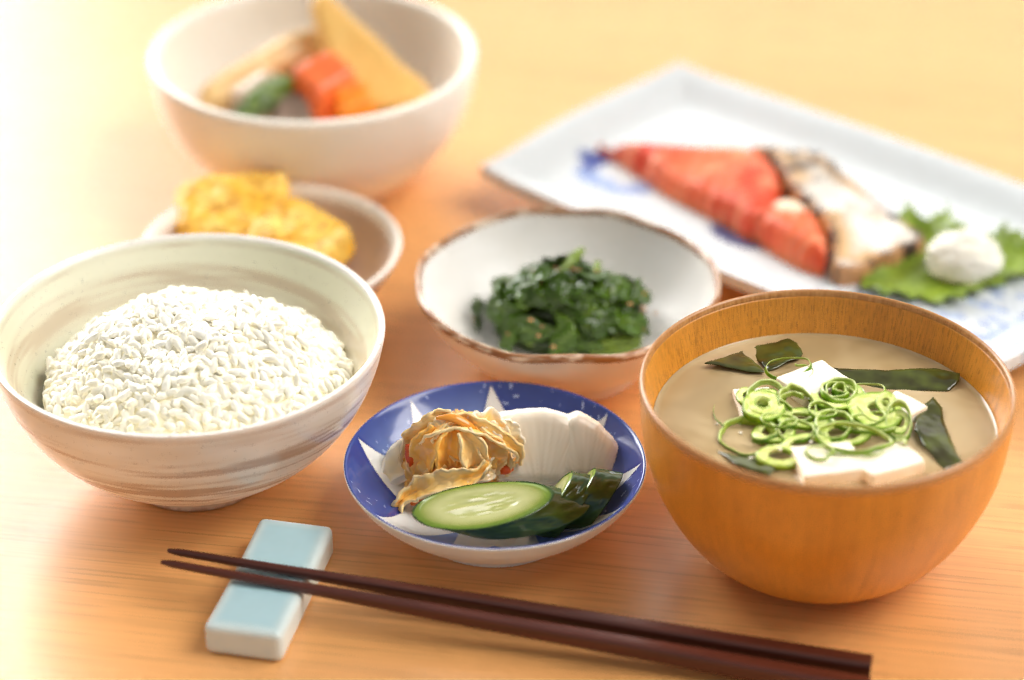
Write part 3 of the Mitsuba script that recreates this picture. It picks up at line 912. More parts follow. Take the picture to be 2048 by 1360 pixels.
# pixel sizes there: 0.155 mm across, 0.30 mm in depth
px, py = 0.000155, 0.00030
scallion('thin open scallion loop across the back tofu cube', dict(c=(0.08695, -0.10283, 0.05240), rx=46 * px, ry=17 * py, h=0.0014, th=0.00035, rot=0.18, seed=1, dark=0.85, wob=0.03), dict(c=(0.08911, -0.10674, 0.05260), rx=32 * px, ry=17 * py, h=0.0010, th=0.0003, rot=0.5, seed=2, dark=0.7, arc=(-1.9, 1.0)))
scallion('pale round scallion slice on the left tofu cube', dict(c=(0.07278, -0.11983, 0.05180), rx=22 * px, ry=18 * py, h=0.0014, layers=0.8, hole=0.45, seed=3, dark=0.25))
scallion('rolled green scallion piece behind the pale left slices', dict(c=(0.07877, -0.11970, 0.05300), rx=33 * px, ry=15 * py, h=0.0032, th=0.0011, rot=-0.15, seed=4, dark=0.6, tilt=(0, 0.25)), dict(c=(0.07855, -0.12030, 0.05320), rx=22 * px, ry=9 * py, h=0.0026, layers=0.8, hole=0.5, seed=5, dark=0.6))
scallion('thick pale scallion ring lying at the left of the heap', dict(c=(0.07731, -0.12792, 0.05330), rx=43 * px, ry=25 * py, h=0.0038, layers=1.6, hole=0.30, seed=6, dark=0.3, tilt=(0.05, 0.1)))
scallion('tilted green scallion ring left of centre with a dark opening', dict(c=(0.08701, -0.12579, 0.05340), rx=34 * px, ry=23 * py, h=0.0036, th=0.0012, seed=10, dark=0.6, tilt=(-0.2, 0.2)), dict(c=(0.08639, -0.12556, 0.05380), rx=24 * px, ry=13 * py, h=0.0026, th=0.0010, seed=11, dark=0.45, arc=(0.3, 4.6)))
scallion('large pale scallion slice with a coiled green centre on the back tofu', dict(c=(0.10012, -0.11993, 0.05260), rx=56 * px, ry=32 * py, h=0.0028, layers=0.8, hole=0.62, seed=12, dark=0.15), dict(c=(0.10069, -0.11978, 0.05360), rx=36 * px, ry=20 * py, h=0.0040, th=0.0012, seed=14, dark=0.5, wob=0.06), dict(c=(0.10083, -0.11980, 0.05380), rx=25 * px, ry=13 * py, h=0.0036, th=0.0011, seed=15, dark=0.55, wob=0.12, arc=(0.4, 5.6)), dict(c=(0.10130, -0.11980, 0.05380), rx=14 * px, ry=8 * py, h=0.0034, th=0.0012, seed=16, dark=0.9, wob=0.2))
scallion('thin green scallion loop behind the coiled slice', dict(c=(0.10816, -0.11851, 0.05280), rx=42 * px, ry=20 * py, h=0.0012, th=0.0005, rot=-0.4, seed=17, dark=0.4, arc=(-0.5, 2.4)))
scallion('wide pale green scallion slice on the right tofu cube', dict(c=(0.11148, -0.12972, 0.05300), rx=54 * px, ry=30 * py, h=0.0034, layers=1.5, hole=0.36, rot=0.2, seed=18, dark=0.12, tilt=(0.0, 0.08)))
scallion('small bright green scallion ring on top of the wide right slice', dict(c=(0.11444, -0.12896, 0.05560), rx=20 * px, ry=13 * py, h=0.0016, layers=0.8, hole=0.40, seed=22, dark=0.25, tilt=(0.1, 0.25)))
scallion('upright dark green scallion ring at the right edge by the seaweed', dict(c=(0.11769, -0.13725, 0.05350), rx=23 * px, ry=21 * py, h=0.0032, th=0.0010, seed=24, dark=0.8, wob=0.03, tilt=(0.25, 0.3)), dict(c=(0.11792, -0.13589, 0.05280), rx=18 * px, ry=16 * py, h=0.0012, layers=0.7, hole=0.50, seed=25, dark=0.1, tilt=(0.2, 0.3)))
scallion('large dark green scallion loop at the left edge of the heap', dict(c=(0.06974, -0.14057, 0.05060), rx=54 * px, ry=29 * py, h=0.0026, th=0.0011, rot=-0.1, seed=26, dark=0.9, wob=0.05), dict(c=(0.07419, -0.13761, 0.05120), rx=32 * px, ry=24 * py, h=0.0034, th=0.0016, rot=0.6, seed=27, dark=0.95, wob=0.08, arc=(-2.6, 1.6)))
scallion('green scallion ring in the middle of the heap', dict(c=(0.08591, -0.14123, 0.05320), rx=34 * px, ry=16 * py, h=0.0022, th=0.0010, rot=-0.08, seed=28, dark=0.8, wob=0.04))
scallion('wide green scallion ring right of the middle of the heap', dict(c=(0.09773, -0.13793, 0.05340), rx=35 * px, ry=23 * py, h=0.0030, th=0.0014, rot=-0.3, seed=29, dark=0.62, wob=0.06))
scallion('long green scallion strip trailing towards the right ring', dict(c=(0.10612, -0.13648, 0.05300), rx=64 * px, ry=16 * py, h=0.0024, th=0.0012, rot=-0.20, seed=30, dark=0.6, arc=(3.3, 6.0)))
scallion('long curved scallion loop lying over the two front tofu cubes', dict(c=(0.10247, -0.14801, 0.05440), rx=72 * px, ry=22 * py, h=0.0022, th=0.0010, rot=-0.12, seed=31, dark=0.62, wob=0.04), dict(c=(0.10196, -0.15172, 0.05380), rx=66 * px, ry=17 * py, h=0.0012, th=0.0005, rot=-0.12, seed=32, dark=0.25, arc=(3.1, 6.2), wob=0.04))
scallion('pale scallion slice at the front left above the dark seaweed', dict(c=(0.08043, -0.15300, 0.05160), rx=48 * px, ry=16 * py, h=0.0022, layers=0.9, hole=0.52, rot=0.2, seed=33, dark=0.12))
scallion('pale green scallion slice just behind the front tofu cubes', dict(c=(0.08832, -0.14801, 0.05260), rx=50 * px, ry=17 * py, h=0.0024, layers=0.9, hole=0.60, rot=0.1, seed=34, dark=0.35))
scallion('pale green scallion slice behind the middle ring', dict(c=(0.08912, -0.13331, 0.05240), rx=54 * px, ry=21 * py, h=0.0026, layers=1.0, hole=0.50, rot=-0.1, seed=35, dark=0.3))
scallion('flat pale scallion slice under the large dark loop', dict(c=(0.07952, -0.13928, 0.05120), rx=42 * px, ry=22 * py, h=0.0020, layers=0.9, hole=0.55, rot=0.1, seed=41, dark=0.4))
scallion('flat pale scallion slice under the long front loop', dict(c=(0.10084, -0.14081, 0.05220), rx=52 * px, ry=20 * py, h=0.0020, layers=0.8, hole=0.62, rot=0.05, seed=42, dark=0.3))
scallion('short cut green scallion bit on the right front tofu cube', dict(c=(0.11550, -0.15061, 0.05450), rx=16 * px, ry=8 * py, h=0.0012, th=0.0016, rot=0.8, seed=37, dark=0.4, arc=(-0.7, 0.9)))
scallion('thin dark scallion sliver at the left, trailing into the soup', dict(c=(0.06560, -0.12619, 0.05000), rx=20 * px, ry=42 * py, h=0.0010, th=0.0005, seed=38, dark=0.85, arc=(2.4, 4.3)))

scallion('thin bright scallion loop lying across the wide right slice', dict(c=(0.10807, -0.13584, 0.05440), rx=34 * px, ry=13 * py, h=0.0016, th=0.0007, rot=0.5, seed=51, dark=0.45, wob=0.05))
scallion('thin dark scallion loop between the left slices and the middle ring', dict(c=(0.08084, -0.13634, 0.05400), rx=36 * px, ry=14 * py, h=0.0018, th=0.0008, rot=-0.4, seed=52, dark=0.8, wob=0.06))
scallion('small open scallion ring above the front left tofu cube', dict(c=(0.09171, -0.15509, 0.05460), rx=26 * px, ry=11 * py, h=0.0015, th=0.0007, rot=0.2, seed=53, dark=0.5, wob=0.06))
scallion('small open scallion ring in front of the coiled slice', dict(c=(0.09503, -0.13128, 0.05400), rx=27 * px, ry=13 * py, h=0.0018, th=0.0008, rot=0.1, seed=54, dark=0.6, wob=0.06))

BU = [(7, 'largest shiny bubble at the front left edge of the scallion heap'), (5, 'shiny bubble just right of the largest one'), (5, 'shiny bubble behind the front pale scallion slice'),
      (4, 'small bubble at the left edge of the large dark scallion loop'), (4, 'small bubble inside the large dark scallion loop'), (4, 'small bubble between the middle ring and the front tofu'), (4, 'small bubble between the coiled slice and the left slices')]
BP = [(0.07179, -0.15168, 0.05000), (0.07445, -0.15033, 0.05000), (0.08023, -0.15106, 0.05300), (0.06275, -0.13210, 0.04980), (0.06954, -0.13744, 0.05000), (0.08974, -0.14819, 0.05380), (0.09164, -0.12258, 0.05300)]
for k, ((b, lab), p) in enumerate(zip(BU, BP)):
    s = trimesh.creation.icosphere(subdivisions=2, radius=b * 0.00013)
    put(num('soup_bubble'), (np.array(s.vertices) * [1, 1, 0.7] + np.array(p), s.faces), 'mat_bubble', label=lab, cat='bubble', group='bubbles on the soup')

# ---------------------------------------------------------------- pickles on the blue dish


def cucumber(key, fc, axis, nface, r, length, label, seed):
    """An obliquely cut length of cucumber: skin, and the cut face with flesh and seeds. fc: centre of the cut face."""
    A, n0 = norm(axis), norm(nface)
    s = norm(np.cross(A, [0, 0, 1]))
    b = np.cross(s, A)
    nt = 72
    th = np.arange(nt) * 2 * np.pi / nt
    rad = r * (1 + 0.03 * np.cos(3 * th + seed))[:, None] * (np.cos(th)[:, None] * s + np.sin(th)[:, None] * b)
    lift = -(rad @ n0) / (A @ n0)      # along the axis, to lie on the cut plane
    rows, cols = [], []
    fr = np.r_[np.linspace(0.03, 0.97, 30), 1.0]
    for q_ in fr:
        P = fc + rad * q_ + A * (lift * q_)[:, None]
        L = np.stack([np.cos(th) * q_ * 3, np.sin(th) * q_ * 3, np.full(nt, seed * 2.0)], -1)
        nz = meshkit.fbm(L * 1.6, 3, seed)
        seeds = meshkit.noise(np.stack([np.cos(th) * q_ * 13, np.sin(th) * q_ * 5, np.full(nt, seed)], -1), seed + 2)
        core = sm(0.62, 0.40, np.full(nt, q_))
        P = P + n0 * (0.00045 * (seeds - 0.55) * core + 0.00012 * (nz - 0.5) - 0.0005 * sm(0.88, 1.0, np.full(nt, q_)) - 0.0003 * core)[:, None]
        c = lerp((0.27, 0.31, 0.06), (0.53, 0.53, 0.24), np.clip(sm(0.90, 0.6, np.full(nt, q_)) * 0.8 + 0.3 * (nz - 0.5), 0, 1))
        c = lerp(c, np.array((0.34, 0.38, 0.07)), core * np.clip(0.35 + 0.9 * (nz - 0.45), 0, 1))
        c = lerp(c, np.array((0.72, 0.72, 0.48)), core * sm(0.55, 0.75, seeds) * 0.9)
        c = lerp(c, np.array((0.16, 0.26, 0.02)), sm(0.80, 0.95, np.full(nt, q_)))
        c = lerp(c, np.array((0.035, 0.085, 0.008)), sm(0.955, 1.0, np.full(nt, q_)))
        rows.append(P)
        cols.append(c)
    m = 26
    for k in range(1, m):
        t = k / (m - 1)
        e_ = (1 - 0.0 * t)
        P = fc + rad * e_ + A * (lift * (1 - 0 * t) + t * length)[:, None]
        g = np.stack([th * 2.2, np.full(nt, t * 3), np.full(nt, seed)], -1)
        nz = meshkit.fbm(np.stack([np.cos(th) * 3, np.sin(th) * 3, np.full(nt, t * 2 + seed)], -1) * 1.5, 3, seed + 5)
        P = P + norm(rad) * ((nz - 0.5) * 0.0009)[:, None]
        rows.append(P)
        cols.append(lerp((0.016, 0.042, 0.004), (0.060, 0.115, 0.012), np.clip((nz - 0.3) * 1.6, 0, 1)))
    tipc = fc + A * length
    rows.append(np.repeat(tipc[None], nt, 0) + rad * 0.02)
    cols.append(np.repeat(np.array([[0.5, 0.52, 0.2]]), nt, 0))
    R = len(rows)
    V, C = np.vstack(rows), np.vstack(cols)
    i, j = np.meshgrid(np.arange(R - 1), np.arange(nt), indexing='ij')
    Q = np.stack([i * nt + j, (i + 1) * nt + j, (i + 1) * nt + (j + 1) % nt, i * nt + (j + 1) % nt], -1).reshape(-1, 4)
    F = np.vstack([Q[:, [0, 1, 2]], Q[:, [0, 2, 3]], np.stack([np.zeros(nt - 2, int), np.arange(1, nt - 1), np.arange(2, nt)], -1)])
    mm = trimesh.Trimesh(V, F, process=False)
    if mm.volume < 0:
        F = F[:, ::-1]
    put(key, (V, F), 'mat_wet', color=np.clip(C, 0, 1), label=label, cat='cucumber', group='pickled cucumber slices')


F0 = np.array((-0.00960, -0.13705, 0.02350))
AX = norm((0.88, 0.20, -0.42))
NF = norm((-0.05, -0.10, 0.99))
cucumber('cucumber_slice', F0, AX, NF, 0.0106, 0.0140, 'front pickled cucumber slice with its pale seeded cut face showing', 1)
AX2 = norm((0.93, 0.14, -0.30))
cucumber('cucumber_slice_001', np.array((0.01164, -0.12583, 0.01650)), AX2, norm((-0.80, 0.20, 0.57)), 0.0108, 0.0085, 'middle pickled cucumber slice, dark green, behind the front slice', 2)
cucumber('cucumber_slice_002', np.array((0.01989, -0.12251, 0.01650)), AX2, norm((-0.82, 0.22, 0.54)), 0.0102, 0.0095, 'rear pickled cucumber slice, dark green, furthest right on the dish', 3)


def turnip(key, base, poly_px, e1, e2, label, seed, th=0.009):
    """A thick slice stood up: outline in its own plane (pixels from the base point), rounded shoulders, fine radial fibres."""
    s = 0.000158
    o = np.array([(x * s, y * s) for x, y in poly_px])
    e1, e2 = norm(e1), np.asarray(e2, float)
    e2 = norm(e2 - e1 * (e2 @ e1))
    e3 = np.cross(e1, e2)
    fn = lambda P, D: 0.00020 * (meshkit.noise(np.stack([np.arctan2(P[:, 0], P[:, 1] + 0.012) * 26, np.full(len(P), 2.0), np.hypot(P[:, 0], P[:, 1]) * 60], -1), seed) - 0.5) * sm(0, 0.002, D) + 0.0008 * (fb(np.c_[P, 0 * P[:, 0]], 90, 2, seed) - 0.5)
    V, F, D = pillow(curve(np.c_[o, 0 * o[:, :1]], 90, True)[:, :2], 0.0007, th, th * 0.45, 0.0046, fn=fn, wob=0.0007, seed=seed)
    fib = meshkit.noise(np.stack([np.arctan2(V[:, 0], V[:, 1] + 0.012) * 30, np.full(len(V), 1.0), np.hypot(V[:, 0], V[:, 1]) * 80], -1), seed + 1)
    C = lerp((0.70, 0.61, 0.46), (0.89, 0.82, 0.69), np.clip(0.25 + 0.75 * fib, 0, 1))
    put(key, (frame(V, base, e1, e2, e3), F), 'mat_turnip', color=C, label=label, cat='turnip', group='pickled turnip slices')


turnip('turnip_slice', np.array((0.00827, -0.09934, 0.01000)), [(-82, -14), (-92, 40), (-95, 80), (-88, 110), (-64, 127), (-30, 131), (10, 131), (46, 124), (76, 108), (98, 88), (106, 62), (98, 24), (84, -20), (0, -28)], (1, 0.06, 0.02), (0, 0.55, 0.83), 'white pickled turnip slice leaning behind the cabbage', 1)
turnip('turnip_slice_001', np.array((0.02273, -0.09834, 0.01050)), [(-60, -6), (-52, 40), (-40, 86), (-32, 112), (-14, 122), (8, 114), (30, 98), (50, 80), (66, 64), (74, 50), (68, 16), (58, -14), (0, -22)], (1, 0.02, -0.02), (0, 0.50, 0.86), 'white pickled turnip slice at the right, partly over the other slice', 2)

tag('pickled_cabbage', 'crumpled heap of orange yellow pickled cabbage on the blue dish', 'pickled cabbage')
s = trimesh.creation.icosphere(subdivisions=5)
v = np.array(s.vertices)
az = np.arctan2(v[:, 1], v[:, 0])
ribs = meshkit.noise(np.stack([az * 3.6 + 1.2 * fb(v, 2.0, 2, 3), v[:, 2] * 1.1, np.full(len(v), 3.0)], -1), 5)
crum = fb(v, 3.4, 4, 6)
v = v * (1 + 0.40 * (fb(v, 1.9, 3, 5) - 0.5) + 0.30 * (ribs - 0.5) + 0.30 * (crum - 0.5))[:, None]
cc = np.array((-0.01808, -0.10127, 0.01500))
put('pickled_cabbage__core', (v * [0.0178, 0.0112, 0.0165] + cc, s.faces), 'mat_cabbage', color=lerp(lerp((0.76, 0.31, 0.030), (0.88, 0.54, 0.12), ribs), np.array((0.92, 0.76, 0.42)), sm(0.58, 0.80, crum) * 0.8))


def cabbage(part, path, width, c0, c1, seed, up=(0, -0.6, 0.8), curl=0.25, ruffle=0.0022, thick=0.0009, twist=0.0, taper=(0.5, 0.4), rs=170):
    (V, F), (u, v) = ribbon(path, width, up=up, nu=44, nv=17, curl=curl, ruffle=ruffle, rs=rs, thick=thick, taper=taper, seed=seed, twist=twist)
    n = fb(V, 260, 3, seed + 3)
    vv = np.r_[np.abs(v).ravel(), np.abs(v).ravel()]
    C = lerp(c0, c1, np.clip((n - 0.35) * 1.2 + 0.75 * vv ** 4, 0, 1))
    put(num('pickled_cabbage__' + part), (V, F), 'mat_cabbage', color=C)


OR, YE, PA_, WH = (0.85, 0.38, 0.050), (0.89, 0.54, 0.125), (0.91, 0.73, 0.38), (0.92, 0.87, 0.72)
cabbage('stem', [(-0.04067, -0.10453, 0.01000), (-0.03615, -0.10198, 0.01450), (-0.03041, -0.10152, 0.02000), (-0.02302, -0.10473, 0.02500)], 0.0115, PA_, WH, 11, curl=0.12, ruffle=0.0010, thick=0.0026, rs=90)
cabbage('leaf', [(-0.03424, -0.10123, 0.01400), (-0.03068, -0.10480, 0.02600), (-0.02311, -0.10919, 0.03400), (-0.01519, -0.10909, 0.03450), (-0.00619, -0.10857, 0.03000), (0.00096, -0.10691, 0.02300), (0.00192, -0.10576, 0.01800)], 0.0058, YE, PA_, 12, curl=0.5, ruffle=0.0030, rs=210)
cabbage('leaf', [(-0.03569, -0.11817, 0.00850), (-0.03328, -0.11681, 0.01200), (-0.02761, -0.11759, 0.01600), (-0.01962, -0.11862, 0.01900), (-0.01172, -0.11728, 0.02000), (-0.00729, -0.11472, 0.02400)], 0.0065, YE, PA_, 13, curl=0.45, ruffle=0.0030, rs=230)
cabbage('leaf', [(-0.02278, -0.11026, 0.03300), (-0.02630, -0.11148, 0.02850), (-0.02805, -0.11024, 0.02100), (-0.02690, -0.10985, 0.01400)], 0.0095, OR, YE, 14, up=(-0.4, -0.8, 0.3))
cabbage('leaf', [(-0.01883, -0.10987, 0.03350), (-0.02074, -0.11224, 0.02900), (-0.02035, -0.11180, 0.02300), (-0.01859, -0.10928, 0.01400)], 0.0080, OR, YE, 15, up=(0.2, -0.9, 0.3), curl=0.4)
cabbage('leaf', [(-0.01566, -0.11026, 0.03300), (-0.01361, -0.11224, 0.02900), (-0.01240, -0.11180, 0.02300), (-0.01280, -0.10990, 0.01500)], 0.0085, (0.92, 0.60, 0.22), PA_, 16, up=(0.3, -0.9, 0.3), curl=0.4)
cabbage('leaf', [(-0.01175, -0.10836, 0.03100), (-0.00778, -0.11007, 0.02700), (-0.00623, -0.10880, 0.02100), (-0.00675, -0.10642, 0.01400)], 0.0085, OR, PA_, 17, up=(0.4, -0.8, 0.4), curl=0.3)
cabbage('leaf', [(-0.02631, -0.10853, 0.03300), (-0.02215, -0.10811, 0.03650), (-0.01776, -0.10695, 0.03500)], 0.0080, PA_, WH, 18, up=(-0.3, -0.3, 0.9), curl=-0.25, ruffle=0.0032, rs=240, twist=0.9)
cabbage('leaf', [(-0.01491, -0.10716, 0.03400), (-0.00938, -0.10543, 0.03250), (-0.00352, -0.10381, 0.02650)], 0.0075, YE, WH, 24, up=(0.4, -0.2, 0.9), curl=0.35, ruffle=0.0034, rs=240, twist=-1.0)
cabbage('leaf', [(-0.00733, -0.10428, 0.03100), (-0.00335, -0.10413, 0.02900), (-0.00032, -0.10327, 0.02500), (0.00161, -0.10303, 0.02100)], 0.0085, PA_, WH, 19, curl=0.2, ruffle=0.0030, rs=230)
cabbage('leaf', [(-0.02964, -0.10701, 0.02650), (-0.02606, -0.10720, 0.03100), (-0.02280, -0.10841, 0.03500), (-0.01884, -0.10791, 0.03600)], 0.0090, YE, PA_, 20, curl=0.2, ruffle=0.0030, rs=230)
cabbage('leaf', [(-0.03098, -0.11400, 0.01200), (-0.02452, -0.11409, 0.01650), (-0.01973, -0.11297, 0.01900)], 0.0075, OR, (0.95, 0.70, 0.3), 21, curl=0.25, ruffle=0.0030, rs=230)
cabbage('leaf', [(-0.00628, -0.10494, 0.01300), (-0.00385, -0.10576, 0.01800), (-0.00224, -0.10454, 0.02200)], 0.0080, OR, PA_, 22, up=(0.2, -0.9, 0.2))


r3 = np.random.default_rng(5)
for k in range(26):
    a, q_ = r3.uniform(0.95 * np.pi, 2.05 * np.pi), r3.uniform(0.1, 0.95)
    e_, f_ = math.cos(q_ * 1.5), math.sin(q_ * 1.5)
    p = cc + np.array([0.0165 * e_ * math.cos(a), 0.0110 * e_ * math.sin(a), 0.0150 * f_])
    out = norm(p - cc)
    tg = norm(np.cross(out, r3.normal(0, 1, 3)))
    L = r3.uniform(0.0035, 0.0065)
    pts = [p - tg * L - out * 0.0012, p + out * 0.0014, p + tg * L - out * 0.0010]
    cabbage('shred', pts, r3.uniform(0.004, 0.007), (OR, YE, PA_)[k % 3], (YE, PA_, WH)[k % 3], 40 + k, up=out, curl=r3.uniform(-0.3, 0.3), ruffle=0.0022, rs=230, twist=r3.normal(0, 0.8))


def sliver(path, w, t, c, label, seed):
    V, F = tube(path, [t * 0.4, t, t, t * 0.35], 12, 30, flat=w / t, up=(0, -0.5, 0.85))
    n = fb(V, 500, 2, seed)
    put(num('carrot_sliver'), (V, F), 'mat_wet', color=lerp(np.array(c) * 0.75, c, n), label=label, cat='carrot', group='carrot slivers in the pickles')


sliver([(-0.03328, -0.10787, 0.02650), (-0.03250, -0.10911, 0.02350), (-0.03043, -0.10852, 0.01600)], 0.0007, 0.0018, (0.70, 0.085, 0.010), 'thin red carrot sliver at the left of the cabbage heap', 1)
sliver([(-0.02400, -0.10965, 0.03750), (-0.01878, -0.11012, 0.03780), (-0.01405, -0.11063, 0.03550), (-0.00982, -0.11010, 0.03100)], 0.0008, 0.0015, (0.80, 0.30, 0.030), 'long orange carrot sliver along the top of the cabbage heap', 2)
sliver([(-0.00385, -0.10704, 0.01500), (-0.00192, -0.10726, 0.01650), (0.00032, -0.10651, 0.01600)], 0.0012, 0.0018, (0.72, 0.10, 0.012), 'short red carrot sliver between cabbage and turnip', 3)
sliver([(-0.03211, -0.11899, 0.01100), (-0.02919, -0.11966, 0.01300), (-0.02568, -0.11921, 0.01500)], 0.0010, 0.0016, (0.72, 0.14, 0.012), 'red orange carrot sliver under the cabbage beside the cucumber', 4)

# ---------------------------------------------------------------- spinach
tag('spinach', 'heap of glossy dark green boiled spinach with light stems and sesame', 'spinach')
SC = np.array((0.01978, -0.00853, 0.01300))
s = trimesh.creation.icosphere(subdivisions=4)
v = np.array(s.vertices)
v = v * (1 + 0.4 * (fb(v, 2.2, 3, 15) - 0.5))[:, None]
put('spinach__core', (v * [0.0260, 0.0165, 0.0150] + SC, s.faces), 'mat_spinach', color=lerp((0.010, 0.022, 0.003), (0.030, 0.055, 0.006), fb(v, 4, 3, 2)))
r2 = np.random.default_rng(21)


def mound(a, q):
    """point on the spinach heap at azimuth a, q from 0 (foot) to 1 (top)"""
    e_ = math.cos(q * math.pi / 2)
    top = 0.0215 * math.sin(q * math.pi / 2)
    return SC + np.array([0.0305 * e_ * math.cos(a), 0.0200 * e_ * math.sin(a), -0.002 + top])


for k in range(70):
    a = r2.uniform(0, 2 * np.pi) if k > 30 else r2.uniform(0.9 * np.pi, 2.1 * np.pi)
    q0 = r2.uniform(0.12, 0.9)
    da, dq = r2.normal(0, 0.75), r2.uniform(-0.45, 0.45)
    pts = []
    for t in (0, 0.33, 0.66, 1):
        p = mound(a + da * (t - 0.5), np.clip(q0 + dq * (t - 0.5), 0, 1))
        out = norm(p - SC + np.array([0, 0, 0.002]))
        pts.append(p + out * (0.0006 + 0.0022 * math.sin(t * np.pi) * r2.uniform(0.1, 1.2)) + r2.normal(0, 0.0007, 3))
    up = norm(pts[1] - SC + np.array([0, 0, 0.004]) + r2.normal(0, 0.006, 3))
    L = r2.uniform(0.0075, 0.0125)
    (V, F), (u, v) = ribbon(pts, L, up=up, nu=30, nv=13, curl=r2.uniform(-0.55, 0.05), ruffle=0.0036, rs=190, thick=0.0006, taper=(0.4, 0.3), seed=k, twist=r2.normal(0, 0.6))
    n = fb(V, 300, 3, k + 3)
    w = r2.random()
    vein = np.exp(-(np.r_[v.ravel(), v.ravel()] / 0.16) ** 2)
    C = lerp((0.010, 0.028, 0.001), np.array((0.060, 0.125, 0.004)) * (0.7 + 0.7 * w), n)
    C = lerp(C, np.array((0.12, 0.19, 0.02)), vein * 0.5 * (w > 0.4))
    put(num('spinach__leaf'), (V, F), 'mat_spinach', color=C)
STEMS = [[(0.02576, -0.01890, 0.02200), (0.02641, -0.02306, 0.01800), (0.02687, -0.02329, 0.01000)], [(0.02714, -0.02487, 0.01300), (0.03496, -0.02451, 0.01400), (0.04513, -0.01933, 0.01250)], [(0.02721, -0.02396, 0.01000), (0.03504, -0.02411, 0.01050), (0.04491, -0.01828, 0.00900)],
         [(-0.00210, -0.01345, 0.02000), (0.00192, -0.01425, 0.02250), (0.00594, -0.01405, 0.02400)], [(-0.00158, -0.00919, 0.02400), (0.00105, -0.00825, 0.02650), (0.00458, -0.00384, 0.02700)], [(0.01631, -0.02126, 0.02400), (0.02187, -0.01778, 0.02900), (0.02582, -0.01081, 0.03100)],
         [(0.02621, -0.01778, 0.02900), (0.02855, -0.01256, 0.03200), (0.03029, -0.00018, 0.03200)], [(0.01676, -0.00904, 0.03300), (0.02212, -0.00192, 0.03500), (0.02493, 0.00526, 0.03400)], [(0.02127, -0.02056, 0.01650), (0.02179, -0.02322, 0.01200), (0.02198, -0.02433, 0.00900)], [(0.03331, -0.01970, 0.01700), (0.03680, -0.02077, 0.01500), (0.04159, -0.01963, 0.01350)],
         [(0.00801, -0.02405, 0.01250), (0.00453, -0.02313, 0.01500), (0.00070, -0.02160, 0.01550)]]
for k, p in enumerate(STEMS):
    V, F = tube(p, [0.0012, 0.0019, 0.0018, 0.0012], 12, 26, flat=0.8, up=(0.3, -0.8, 0.5))
    n = fb(V, 350, 2, k)
    put(num('spinach__stem'), (V, F), 'mat_spinach', color=lerp((0.075, 0.140, 0.010), (0.22, 0.30, 0.035), n))
for k in range(30):
    a, q_ = r2.uniform(np.pi, 2 * np.pi), r2.uniform(0.1, 0.95)
    p = mound(a, q_)
    out = norm(p - SC)
    s = trimesh.creation.icosphere(subdivisions=1)
    w = r2.uniform(0.7, 1.5)
    c = np.array([0.45, 0.24, 0.10]) * r2.uniform(0.6, 1.4)
    put(num('spinach__sesame_bit'), (np.array(s.vertices) * [0.0008 * w, 0.0006, 0.0005] + p + out * 0.0028, s.faces), 'mat_matte_food', color=np.repeat(c[None], len(s.vertices), 0))

# ---------------------------------------------------------------- omelette
def omelette(key, o, ex, ey, size, label, seed):
    ex = norm(ex)
    ey = norm(np.asarray(ey) - ex * np.dot(ey, ex))
    ez = np.cross(ex, ey)
    def fn(V):
        n = (fb(V, 140, 3, seed) - 0.5) * 0.0040 + (fb(V, 420, 2, seed + 1) - 0.5) * 0.0016
        return V + norm(V / np.asarray(size)) * n[:, None]
    v, f = rbox(size, 0.0060, 40, fn)
    n1, n2 = fb(v, 190, 3, seed + 4), fb(v, 420, 3, seed + 7)
    C = lerp((0.86, 0.46, 0.030), (0.93, 0.70, 0.20), np.clip((n1 - 0.3) * 2, 0, 1))
    C = lerp(C, np.array((0.66, 0.30, 0.035)), sm(0.52, 0.64, n2) * 0.85)
    put(key, (frame(v, o, ex, ey, ez), f), 'mat_food', color=C, label=label, cat='omelette', group='omelette slices in the brown dish')


omelette('omelette_slice', np.array((-0.10301, 0.05088, 0.02250)), (0.95, 0.10, 0.05), (-0.1, 0.9, 0.35), (0.0420, 0.0300, 0.0195), 'left yellow omelette slice with browned spots', 1)
omelette('omelette_slice_001', np.array((-0.07750, 0.03405, 0.02000)), (0.82, -0.52, -0.12), (0.45, 0.85, 0.25), (0.0330, 0.0280, 0.0185), 'right yellow omelette slice leaning toward the dish rim', 2)

# ---------------------------------------------------------------- simmered vegetables in the stew bowl
s = trimesh.creation.icosphere(subdivisions=4)
v = np.array(s.vertices)
stew = lathe(np.array([(0, 0.016), (0.038, 0.016), (0.045, 0.0215), (0.0455, 0.0220), (0.0400, 0.0218), (0.02, 0.0219), (0, 0.0219)]), (*NB, 0), 120)
put('stew_broth', stew, 'mat_stew_broth', smooth=40, label='shallow brown broth at the bottom of the cream stew bowl', cat='broth')


def slab(key, o, ex, ey, poly, th, c0, c1, label, cat, seed, group=None, m='mat_food'):
    ex = norm(ex)
    ey = norm(np.asarray(ey, float) - ex * np.dot(ey, ex))
    ez = np.cross(ex, ey)
    pl = np.asarray(poly, float) / 1000
    pl = curve(np.c_[pl, 0 * pl[:, :1]], 80, True)[:, :2]
    V, F, D = pillow(pl, 0.0012, th, th * 0.5, th * 0.45, fn=lambda P, D: 0.0010 * (fb(np.c_[P, 0 * P[:, 0]], 110, 2, seed) - 0.5), wob=0.0005, seed=seed)
    n = fb(V * [1, 0.35, 1], 260, 3, seed + 2)
    put(key, (frame(V, o, ex, ey, ez), F), m, color=lerp(c0, c1, n), label=label, cat=cat, **({'group': group} if group else {}))


